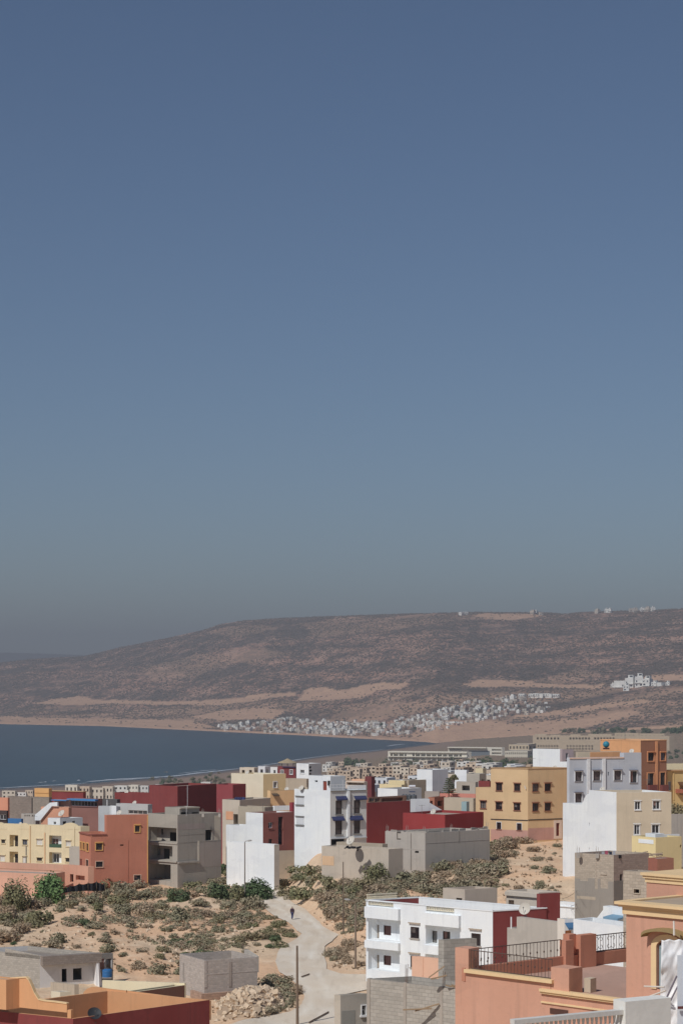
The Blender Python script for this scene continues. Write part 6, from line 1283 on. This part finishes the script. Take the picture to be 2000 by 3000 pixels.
def lower_town():
    # beach villas at the left
    for k, (xl, xc, xr, yt, yb, c, lb) in enumerate(((6, 44, 50, 2318, 2340, BEIGE[2], 'pale beige villa by the beach at the far left edge'), (46, 76, 82, 2323, 2342, (226, 220, 214), 'low white roofed villa second from the left by the beach'), (74, 96, 101, 2316, 2340, BEIGE[0], 'small beige villa left of the small orange house'),
        (191, 226, 233, 2301, 2345, (228, 218, 200), 'cream beach villa above the long oxblood roof'), (232, 262, 268, 2305, 2345, BEIGE[0], 'tall beige beach villa with two window columns'), (266, 302, 306, 2309, 2345, (218, 204, 184), 'beige beach villa with dark roof terrace'), (300, 330, 336, 2305, 2345, BEIGE[2], 'blank cream beach villa right of the dark terrace'),
        (334, 372, 380, 2303, 2330, (222, 220, 212), 'white flat roofed beach villa above the long red wall'), (376, 404, 412, 2301, 2330, (228, 220, 204), 'cream beach villa with grey shaded front'), (404, 434, 440, 2303, 2330, (214, 212, 206), 'white beach villa beside the red cube house'), (455, 476, 482, 2299, 2320, (224, 222, 218), 'tiny white beach house above the red cube'), (588, 616, 622, 2292, 2318, (216, 214, 208), 'white beach kiosk above the right side of the red cube'))):
        far_house(lb, xl, xc, xr, yt, yb, 1780, c, 3, 1, 2, 20)
    for k, (xl, xc, xr, yt, yb, d, c, lb, nl, nr, rows) in enumerate((
        (702, 744, 757, 2250, 2272, 560, BEIGE[2], 'beige house with flat roof behind the cream house', 2, 1, 1), (756, 776, 792, 2246, 2275, 500, (216, 218, 222), 'white house with blue panels behind the cream house', 1, 1, 1), (780, 812, 822, 2249, 2275, 520, (226, 226, 224), 'white flat roofed house left of the maroon blue roofed house', 2, 1, 1))):
        far_house(lb, xl, xc, xr, yt, yb, d, c, nl, nr, rows, 32)
    wf = {'frame': fW, 'mull': 1, 'trim': fW, 'tw': .1}
    simple('blue_roof_house', 'maroon house with navy roof edge and white windows', 'house', 813, 866, 872, 2247, 440, plaster((128, 60, 62)), phi=30, para=.2, ops=[('L', 822, 2257, 830, 2268, 'window', wf), ('L', 849, 2256, 857, 2269, 'window', wf), ('L', 828, 2240, 867, 2249, 'ledge', {'out': .3, 'mat': navy})])
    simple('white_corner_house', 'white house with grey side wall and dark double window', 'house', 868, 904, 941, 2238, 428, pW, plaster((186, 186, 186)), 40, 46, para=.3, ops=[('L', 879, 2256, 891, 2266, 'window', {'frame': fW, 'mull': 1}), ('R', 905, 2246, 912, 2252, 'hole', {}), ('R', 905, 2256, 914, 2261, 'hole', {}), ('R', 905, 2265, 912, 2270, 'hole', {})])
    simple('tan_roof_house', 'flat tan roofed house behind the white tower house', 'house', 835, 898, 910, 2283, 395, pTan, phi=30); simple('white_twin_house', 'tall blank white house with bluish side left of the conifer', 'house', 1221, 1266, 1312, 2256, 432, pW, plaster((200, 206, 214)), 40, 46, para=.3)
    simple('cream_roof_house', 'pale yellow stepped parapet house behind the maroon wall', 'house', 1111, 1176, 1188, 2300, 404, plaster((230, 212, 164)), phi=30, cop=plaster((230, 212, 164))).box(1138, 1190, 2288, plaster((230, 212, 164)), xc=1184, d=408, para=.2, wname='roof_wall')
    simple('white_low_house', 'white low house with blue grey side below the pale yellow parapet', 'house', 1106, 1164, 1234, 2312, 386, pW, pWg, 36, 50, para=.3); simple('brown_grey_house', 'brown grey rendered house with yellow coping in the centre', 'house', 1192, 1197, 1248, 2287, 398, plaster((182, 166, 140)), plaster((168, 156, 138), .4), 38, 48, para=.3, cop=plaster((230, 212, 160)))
    for k, px in enumerate((1181, 1190, 1199, 1212)): tank(P(px, 2344, 352), .36 if k < 3 else .5, .8, 'dark grey water drum in the row on the white low house roof' if k < 3 else 'largest dark drum at the right end of the roof drums', (92, 98, 104), 'dark drums on the white low house roof' if k < 3 else None)
    t = empty('water_heater', P(1205, 2306, 372), 'white solar water heater on the blue grey house roof', 'water heater'); mb = MB(); q = P(1198, 2305, 372); mb.tube([q, q + Vector((1.1, .2, 0))], .28, 10); mb.build('cylinder', paint((224, 226, 232), .4), t); mb = MB(); mb.box(q - UP * .9, (1.1, .2, 0), (0, -.9, -.1), (0, 0, .06)); mb.build('panel', paint((70, 76, 96), .3), t)
    for (xl, xc, xr, yt, yb, d, c, lb, nl, nr, rows) in ((1331, 1366, 1372, 2257, 2285, 470, (226, 230, 234), 'small bright white house right of the conifer', 0, 0, 1), (1366, 1404, 1424, 2268, 2320, 446, (176, 170, 158), 'grey rendered house left of the yellow ochre house', 0, 1, 1), (1392, 1414, 1424, 2252, 2272, 520, (206, 194, 160), 'khaki block house behind the grey rendered house', 0, 0, 1), (1336, 1392, 1400, 2292, 2325, 410, (178, 168, 154), 'wide grey tan house below the bright white house', 1, 0, 1), (1244, 1286, 1292, 2320, 2350, 384, (160, 150, 142), 'grey brown house below the tall blank white house', 0, 0, 1), (1254, 1272, 1304, 2337, 2370, 362, (170, 110, 88), 'brick red house beside the white stair parapet', 1, 1, 1), (1300, 1386, 1398, 2340, 2380, 352, (184, 172, 152), 'long tan house with pink roof edge left of the yellow ochre house', 0, 0, 1)):
        far_house(lb, xl, xc, xr, yt, yb, d, c, nl, nr, rows, 30)
    simple('pink_roof_house', 'low house with pinkish red roof edge beneath the conifer', 'house', 1288, 1392, 1402, 2328, 366, plaster((206, 134, 118)), phi=26, para=.2); simple('glass_cabin', 'small pale blue glazed cabin beside the yellow ochre house', 'cabin', 1351, 1366, 1374, 2350, 345, paint((150, 180, 186), .4), phi=30, para=.05); simple('green_roof_house', 'peach house with bright green roof awning behind the tower house', 'house', 1030, 1068, 1080, 2284, 480, plaster((222, 178, 146)), phi=30, ops=[('L', 1048, 2270, 1078, 2278, 'ledge', {'out': 1.2, 'mat': paint((40, 150, 110))}), ('L', 1046, 2274, 1068, 2284, 'hole', {})])
    simple('wine_red_house', 'small wine red house right of the green roof awning', 'house', 1069, 1088, 1098, 2276, 470, plaster((116, 56, 58)), phi=36); simple('covered_terrace', 'long dark openwork terrace roof behind the white tower house', 'terrace', 1012, 1066, 1076, 2291, 420, plaster((214, 200, 184)), phi=28, para=.1, ops=[('L', 1014, 2293, 1066, 2301, 'hole', {'deep': 1.5})])
    # apartment cluster by the beach road
    rs = random.Random(21)
    for k, (x, yt, w_) in enumerate(((962, 2262, 26), (986, 2258, 24), (1004, 2260, 30), (1030, 2254, 32), (1052, 2248, 30), (1075, 2245, 34), (1100, 2247, 30), (1124, 2245, 36), (1150, 2247, 32), (1172, 2249, 34), (1200, 2250, 30), (1222, 2249, 28), (1014, 2276, 30), (1092, 2272, 34), (1118, 2275, 34), (1148, 2270, 30), (1182, 2272, 36), (1206, 2276, 30), (1100, 2296, 30), (1128, 2292, 30), (1060, 2268, 28))):
        d = 1500 - (yt - 2245) * 9; far_house('sand coloured resort apartment with dark balcony openings behind the tower house', x, x + w_ * .72, x + w_, yt + rs.uniform(-2, 2), yt + 34, d, rs.choice(BEIGE), 2, 1, 3, 34, group='sand coloured resort apartments', name='apartment_house', cat='apartment house', frac=rs.uniform(.4, .62))
    for k in range(64):
        px = rs.uniform(950, 1560); row = rs.uniform(2236, 2268); h = ground_hit(px, row + 6, 900)
        if h is None or h.y < 1350: continue
        pm = F / h.y; w_ = rs.uniform(9, 16) * pm; hh = rs.uniform(4, 7.5) * pm
        far_house('low pale resort villa between the beach hotels and the town', px - w_ * .6, px, px + w_ * .4, row + 6 - hh, row + 6, h.y, rs.choice(BEIGE + [(222, 220, 214), (210, 206, 198)]), 2, 1, 1 if hh < 16 else 2, rs.uniform(20, 40), group='low pale resort villas', name='villa', cat='villa')
    # scattered lower town
    lim = [(-60, 2340), (430, 2336), (440, 2310), (660, 2306), (670, 2288), (960, 2290), (1000, 2278), (1230, 2262), (1300, 2258), (1560, 2225)]
    n = 0; rs = random.Random(33); used = []
    names = {0: 'small beige flat roofed house in the lower town before the beach', 1: 'small white flat roofed house in the lower town before the beach', 2: 'small red brown house in the lower town before the beach', 3: 'small grey rendered house in the lower town before the beach'}
    cols = {0: BEIGE, 1: [(222, 222, 220), (214, 218, 222)], 2: [(160, 90, 76), (188, 124, 100)], 3: [(170, 162, 152), (184, 174, 160)]}
    while n < 190:
        d = 400 + 1300 * rs.random() ** 1.3; px = rs.uniform(-40, 1520); X = (px - 1000) / F * d; g = gz(X, d); h = rs.uniform(4, 9.5); row = HROW + (HC - g - h) / d * F
        if row < interp(lim, px): continue
        if any((X - q[0]) ** 2 + (d - q[1]) ** 2 < 14 ** 2 for q in used): continue
        used.append((X, d)); n += 1; t = rs.choice((0, 0, 0, 1, 1, 2, 3)); w_ = rs.uniform(8, 14) * F / d; ph = rs.uniform(25, 50)
        far_house(names[t], px - w_ * .6, px, px + w_ * .5, row, row + h * F / d, d, rs.choice(cols[t]), 2, 2, 2, ph, group='small houses of the lower town: ' + ('beige', 'white', 'red brown', 'grey')[t])
def hotels():
    c = plaster((222, 216, 200), .15); dk = paint((92, 94, 96), .5)
    b = B2('beach_hotel', 'long white beach hotel with two rows of dark balconies', 'hotel', 1368, 2450, 14, 60)
    ops = [('L', 1143, y, 1362, y + 8.5, 'hole', {'deep': 3}) for y in (2208, 2221)] + [('L', 1140, 2203, 1368, 2206, 'ledge', {'out': 2.5}), ('L', 1120, 2216.5, 1368, 2218.5, 'ledge', {'out': 3}), ('L', 1120, 2229.5, 1368, 2231, 'ledge', {'out': 3})]
    ops += [('L', x, 2206, x + 3, 2231, 'pilaster', {'out': .6}) for x in range(1150, 1366, 16)] + [('L', 1190, 2206, 1208, 2231, 'panel', {'out': .5, 'name': 'stair_bay'}), ('L', 1352, 2206, 1368, 2231, 'panel', {'out': .5, 'name': 'stair_bay'})]
    b.box(1136, 1380, 2203, c, ops=ops, para=.4)
    b = B2('glass_hotel', 'white hotel wing with broad grey glass front beside the long hotel', 'hotel', 1470, 2530, 14, 60); 
    b.box(1312, 1478, 2190, c, para=.4, ops=[('L', 1372, 2200, 1434, 2217, 'window', {'frame': dk, 'mull': 7, 'glass': paint((124, 132, 138), .3)}), ('L', 1372, 2220, 1434, 2236, 'window', {'frame': dk, 'mull': 7, 'glass': paint((112, 120, 126), .3)}), ('L', 1316, 2193, 1352, 2198, 'hole', {'deep': 2}), ('L', 1312, 2188.5, 1425, 2192, 'ledge', {'out': 4})] + [('L', 1440, y, 1468, y + 5, 'hole', {'deep': 2}) for y in (2195, 2205, 2216, 2226)])
    far_house('low cream hotel annex at the right end of the glass hotel', 1478, 1545, 1560, 2201, 2240, 2420, (214, 206, 186), 12, 2, 3, 14, name='hotel', cat='hotel'); far_house('sand coloured hotel wing below the hillside, left of the long sandstone hotel', 1490, 1548, 1570, 2182, 2215, 2720, (206, 188, 158), 6, 2, 2, 16, name='hotel', cat='hotel')
    k = plaster((200, 180, 152), .4)
    b = B2('sandstone_hotel', 'long stepped sandstone hotel with rows of small dark windows', 'hotel', 1960, 2900, 10, 60)
    ops = [('L', x, y, x + 5, y + 6, 'hole', {'deep': 1.5}) for y in (2161,) for x in list(range(1572, 1640, 10)) + list(range(1668, 1730, 9)) + list(range(1740, 1800, 9))] + [('L', x, y, x + 4, y + 5, 'hole', {'deep': 1.5}) for y in (2184, 2192) for x in list(range(1574, 1635, 8)) + list(range(1660, 1735, 9))]
    b.box(1560, 1975, 2157, k, ops=ops, para=.6)
    for x0, x1, y in ((1566, 1600, 2151), (1612, 1640, 2153), (1670, 1700, 2152), (1722, 1790, 2151), (1800, 1870, 2148), (1872, 1945, 2150)):
        c_ = along(b, 'L', x1); b.box(x0, x1 + 3, y, k, xc=x1, d=c_.y + 3, para=.4, wname='tower', yb=2165, ops=[('L', x, y + 5, x + 3, y + 9, 'hole', {'deep': 1}) for x in range(x0 + 6, x1 - 5, 12)])
    # thatched beach pavilion
    p = P(842, 2240, 1750); p.z = gz(p.x, p.y); t = empty('beach_pavilion', p, 'tan conical thatched beach pavilion above the maroon house', 'pavilion'); z = HC - (2222 - HROW) / F * 1750; mb = MB(); mb.lathe((p.x, p.y, 0), [(8.4, z - 4), (7.9, z - 3.4), (3, z - 1.6), (0, z)], 18); mb.build('thatched_roof', paint((178, 158, 122), .95), t)
    for i in range(8):
        a = i * math.pi / 4; q = Vector((p.x + 7 * math.cos(a), p.y + 7 * math.sin(a), p.z)); mb = MB(); mb.tube([q, Vector((q.x, q.y, z - 3.8))], .2, 6); mb.build('post', BARK, t)
def far_trees():
    protos = []
    for k in range(4):
        rs = random.Random(60 + k); mb = MB(); foliage(mb, (0, 0, .35), 1, 1, 1.0, 420, .13, rs, lumps=8, hemi=False); mb.tube([(0, 0, -.2), (0, 0, .6)], [.08, .04], 5); o = mb.build('tree', LM[(2, 1, 0, 2)[k]]); protos.append(o.data); bpy.data.objects.remove(o)
    for k in range(2):
        rs = random.Random(80 + k); mb = MB(); mb.tube([(0, 0, -.2), (.05, 0, 1.6)], [.07, .05], 5)
        for q in range(16):
            a = q * .8; mb.tube([(.05, 0, 1.6), (.05 + math.cos(a) * .35, math.sin(a) * .35, 1.75 - .02 * q), (.05 + math.cos(a) * .62, math.sin(a) * .62, 1.5 - .03 * q)], [.05, .05, .01], 3)
        o = mb.build('palm_tree', LM[2]); protos.append(o.data); bpy.data.objects.remove(o)
    rs = random.Random(3)
    def put(px, py, r, k, lb, g):
        h = ground_hit(px, py, 350)
        if h is None: return
        o = bpy.data.objects.new('palm_tree' if k > 3 else 'tree', protos[k]); COL.objects.link(o); o.location = h; o.scale = (r, r, r * rs.uniform(.7, 1)); o.rotation_euler = (0, 0, rs.uniform(0, 6)); tag(o, lb, 'palm tree' if k > 3 else 'tree', g)
    for i in range(110): put(rs.uniform(1120, 1560), 2244 + rs.uniform(-7, 9), rs.uniform(2.6, 5.0), rs.choice((0, 0, 3, 1, 4, 5, 5)), 'dark tree in the gardens in front of the beach hotels', 'garden trees of the beach hotels')
    for i in range(22): put(rs.uniform(1010, 1065), 2241 + rs.uniform(-5, 8), rs.uniform(4, 7), rs.choice((0, 3)), 'dark tree in the clump between beach and sand coloured apartments', 'tree clump behind the beach')
    for i in range(40): put(rs.uniform(440, 1000), interp([(440, 2302), (650, 2278), (1000, 2236)], 0) * 0 + interp([(440, 2303), (650, 2282), (820, 2258), (1000, 2234)], rs.uniform(440, 1000)), rs.uniform(2, 4), rs.choice((2, 1, 0)), 'low dark bush on the sand behind the beach', 'bushes behind the beach')
    for i in range(26): put(rs.uniform(470, 660), 2292 + rs.uniform(-7, 8), rs.uniform(2.5, 4.5), rs.choice((2, 1, 0)), 'low green bush behind the beach above the red cube house', 'bushes above the red cube house')
    for i in range(34): put(rs.uniform(1650, 2000), 2148 + rs.uniform(-6, 3), rs.uniform(5, 8), rs.choice((0, 3, 2)), 'dark tree at the foot of the hill behind the sandstone hotel', 'trees behind the sandstone hotel')
    for i in range(46):
        px = rs.uniform(650, 1560); put(px, interp([(640, 2136), (900, 2146), (1200, 2142), (1300, 2126), (1400, 2100), (1560, 2080)], px) - rs.uniform(0, 26), rs.uniform(3, 5.5), rs.choice((0, 3)), 'dark tree among the white houses of the village across the bay', 'trees in the village across the bay')
    for i in range(8): put(rs.uniform(1960, 2010), 2215 + rs.uniform(-12, 12), rs.uniform(3, 5), rs.choice((0, 3, 2)), 'dark tree right of the orange and brown block', 'trees right of the brown block')
def village():
    white = plaster((226, 225, 219), .4, 1.05); off = plaster((198, 188, 174), .4); pk = plaster((186, 158, 142), .4); dkw = paint((62, 64, 70), .5); protos = []
    for k in range(8):
        rs = random.Random(k); mb = MB(); w_, dp, h = rs.uniform(7, 12), rs.uniform(7, 11), rs.uniform(5.5, 9.5)
        def vol(x, y, z, a, b_, c_):
            mb.box((x, y, z), (a, 0, 0), (0, b_, 0), (0, 0, c_)); nf = max(1, int(c_ / 3))
            for f in range(nf):
                n = max(1, int(a / 3.2))
                for i in range(n):
                    if rs.random() < .8: mb.box((x + a * (i + .3) / n, y - .06, z + f * 3 + .8), (a / n * rs.choice((.3, .45, .6)), 0, 0), (0, .05, 0), (0, 0, 1.5), m=1)
                if rs.random() < .6: mb.box((x - .2, y - 1.0, z + f * 3 - .1), (a + .2, 0, 0), (0, .98, 0), (0, 0, .75))
        vol(0, 0, -6, w_, dp, h + 6)
        if k % 2: vol(w_ * .3, dp * .3, h + .02, w_ * .6, dp * .55, 2.8)
        mb.v = [Vector(v) - Vector((w_ / 2, dp / 2, 0)) for v in mb.v]
        o = mb.build('village_house', [white if k < 4 else (off if k < 7 else pk), dkw], org=(0, 0, 0)); protos.append(o.data); bpy.data.objects.remove(o)
    rs = random.Random(17); used = []; n_gap = True
    lo = [(640, 2142), (900, 2152), (1100, 2157), (1200, 2152), (1300, 2138), (1400, 2114), (1500, 2100), (1620, 2086)]; up = [(640, 2116), (780, 2108), (820, 2100), (880, 2102), (920, 2112), (1000, 2112), (1140, 2112), (1200, 2094), (1260, 2090), (1300, 2072), (1400, 2044), (1500, 2036), (1620, 2062)]
    def put(px, py, s, lb, g, k=None):
        h = ground_hit(px, py, 2500)
        if h is None or (n_gap and fbm(h.x * .02, h.y * .01, 3.3, 3) < -.36): return False
        if any((h.x - q[0]) ** 2 + (h.y - q[1]) ** 2 < (8 * s) ** 2 for q in used): return False
        used.append((h.x, h.y)); o = bpy.data.objects.new('village_house', protos[rs.randrange(8) if k is None else k]); COL.objects.link(o); o.location = h - UP * .3; o.scale = (s, s, s * rs.uniform(.85, 1.15)); o.rotation_euler = (0, 0, R(rs.choice((-35, -20, 15, 40)) + rs.uniform(-8, 8))); tag(o, lb, 'house', g); return True
    n = 0; tr = 0
    while n < 290 and tr < 9000:
        tr += 1; px = rs.uniform(640, 1610); a, b = interp(up, px), interp(lo, px); dens = interp([(640, .5), (760, .6), (800, 1), (1380, 1), (1480, .6), (1610, .22)], px)
        if rs.random() > dens: continue
        if put(px, rs.uniform(a + 8, b), rs.choice((.55, .7, .85, 1.0)) * rs.uniform(.9, 1.1), 'small whitewashed house of the seaside village below the brown hill', 'houses of the village across the bay'): n += 1
    n_gap = False; fill = MB(); c = 0
    for _ in range(6000):
        if c >= 380: break
        px = rs.uniform(650, 1610); a, b = interp(up, px), interp(lo, px); py = rs.uniform(a + 6, b + 1)
        if rs.random() > interp([(640, .4), (760, .6), (800, 1), (1380, 1), (1480, .6), (1610, .15)], px): continue
        h = ground_hit(px, py, 2500)
        if h is None or fbm(h.x * .02, h.y * .01, 3.3, 3) < -.3 or any((h.x - q[0]) ** 2 + (h.y - q[1]) ** 2 < 30 for q in used): continue
        c += 1; used.append((h.x, h.y)); w_, d_, z_ = rs.uniform(4, 8), rs.uniform(4, 8), rs.uniform(3, 7); an = R(rs.uniform(-40, 40)); u = Vector((math.cos(an), math.sin(an), 0)) * w_; v = Vector((-math.sin(an), math.cos(an), 0)) * d_
        mi = rs.choice((0, 0, 1, 2)); fill.box(h - UP * 4, u, v, UP * (4 + z_), m=mi); n_ = Vector((u.y, -u.x, 0)).normalized() * .05
        for k in range(2): fill.box(h + u * (.2 + .4 * k) + n_ + UP * .8, u * .2, -n_ * .9, UP * min(1.6, z_ - 1), m=3)
    kind(fill.build('village_infill', [white, off, pk, dkw]), 'stuff')
    for x in (1500, 1515, 1530, 1560, 1574, 1588, 1602, 1616, 1630): put(x, 2046 - (2 if x > 1550 else 0), 1.25, 'white block in the long row above the village', 'white row above the village', 0)
    for x, y, s in ((1822, 2014, 2.2), (1846, 2014, 2.3), (1834, 2024, 1.5), (1872, 2012, 2.2), (1896, 2010, 2.0), (1918, 2010, 1.4), (1936, 2009, 1.1), (1956, 2008, 1.0), (1796, 2014, 1.0)): put(x, y, s, 'white block of the isolated complex on the right hillside', 'white complex on the hillside', rs.choice((0, 1, 2, 3)))
    for x, y in ((1352, 1803), (1362, 1802), (1560, 1800), (1568, 1799), (1584, 1802), (1750, 1797), (1776, 1795), (1786, 1795), (1850, 1793), (1860, 1794), (1880, 1792), (1896, 1792), (1912, 1791)): put(x, y, 1.3, 'tiny pale house on the crest of the long hill', 'houses on the hill crest')
def hill_scrub():
    rs = random.Random(55); mb = MB(); V = []; Fc = []
    n = 0
    while n < 46000:
        px = rs.uniform(-60, 2060); df, z0 = far_d(px); d = df + 60 + 2660 * rs.random() ** .8; X = (px - 1000) / F * d; z = gz(X, d); py = HROW + (HC - z) / d * F
        n += 1
        if any(inpoly(px, py, q) for q in EARTH) and rs.random() < .9: continue
        if fbm(X * .006, d * .003, 3., 4) < -.25 + .5 * (rs.random() - .5): continue
        r = rs.uniform(1.6, 3.8); h = r * rs.uniform(.55, .9); i = len(V); a0 = rs.uniform(0, 2)
        V += [(X + r * math.cos(a0 + a) * rs.uniform(.7, 1.2), d + r * math.sin(a0 + a) * rs.uniform(.7, 1.2), z + h * .25) for a in (0, 1.57, 3.14, 4.71)] + [(X + rs.uniform(-1, 1), d + rs.uniform(-1, 1), z + h), (X, d, z - 1.5)]
        for k in range(4): Fc += [(i + k, i + (k + 1) % 4, i + 4), (i + (k + 1) % 4, i + k, i + 5)]
    me = bpy.data.meshes.new('hillside_scrub'); me.from_pydata(V, [], Fc); m, nt, b = new_mat('hillside_scrub', .95, .05); co = N(nt, 'ShaderNodeTexCoord').outputs['Object']; nt.links.new(mixc(nt, ramp(nt, noisetex(nt, co, .02, 3), .35, .65), alb((104, 95, 84)), alb((120, 108, 98))), b.inputs['Base Color']); me.materials.append(m)
    o = bpy.data.objects.new('hillside_scrub', me); COL.objects.link(o); kind(o, 'stuff')
lower_town(); hotels(); far_trees(); village(); hill_scrub()
# ------------------------------------------------------------------ the air over the bay
def haze():
    mb = MB(); mb.box((-12500, -60, -9), (23000, 0, 0), (0, 18500, 0), (0, 0, 520))
    m = bpy.data.materials.new('haze_air'); m.use_nodes = True; nt = m.node_tree
    nt.nodes.remove(nt.nodes['Principled BSDF'])
    v = nt.nodes.new('ShaderNodeVolumePrincipled'); v.inputs['Color'].default_value = (.515, .55, .62, 1)
    v.inputs['Density'].default_value = 0.000128; v.inputs['Anisotropy'].default_value = .0
    nt.links.new(v.outputs[0], nt.nodes['Material Output'].inputs['Volume'])
    kind(mb.build('haze', m), 'stuff')
haze()
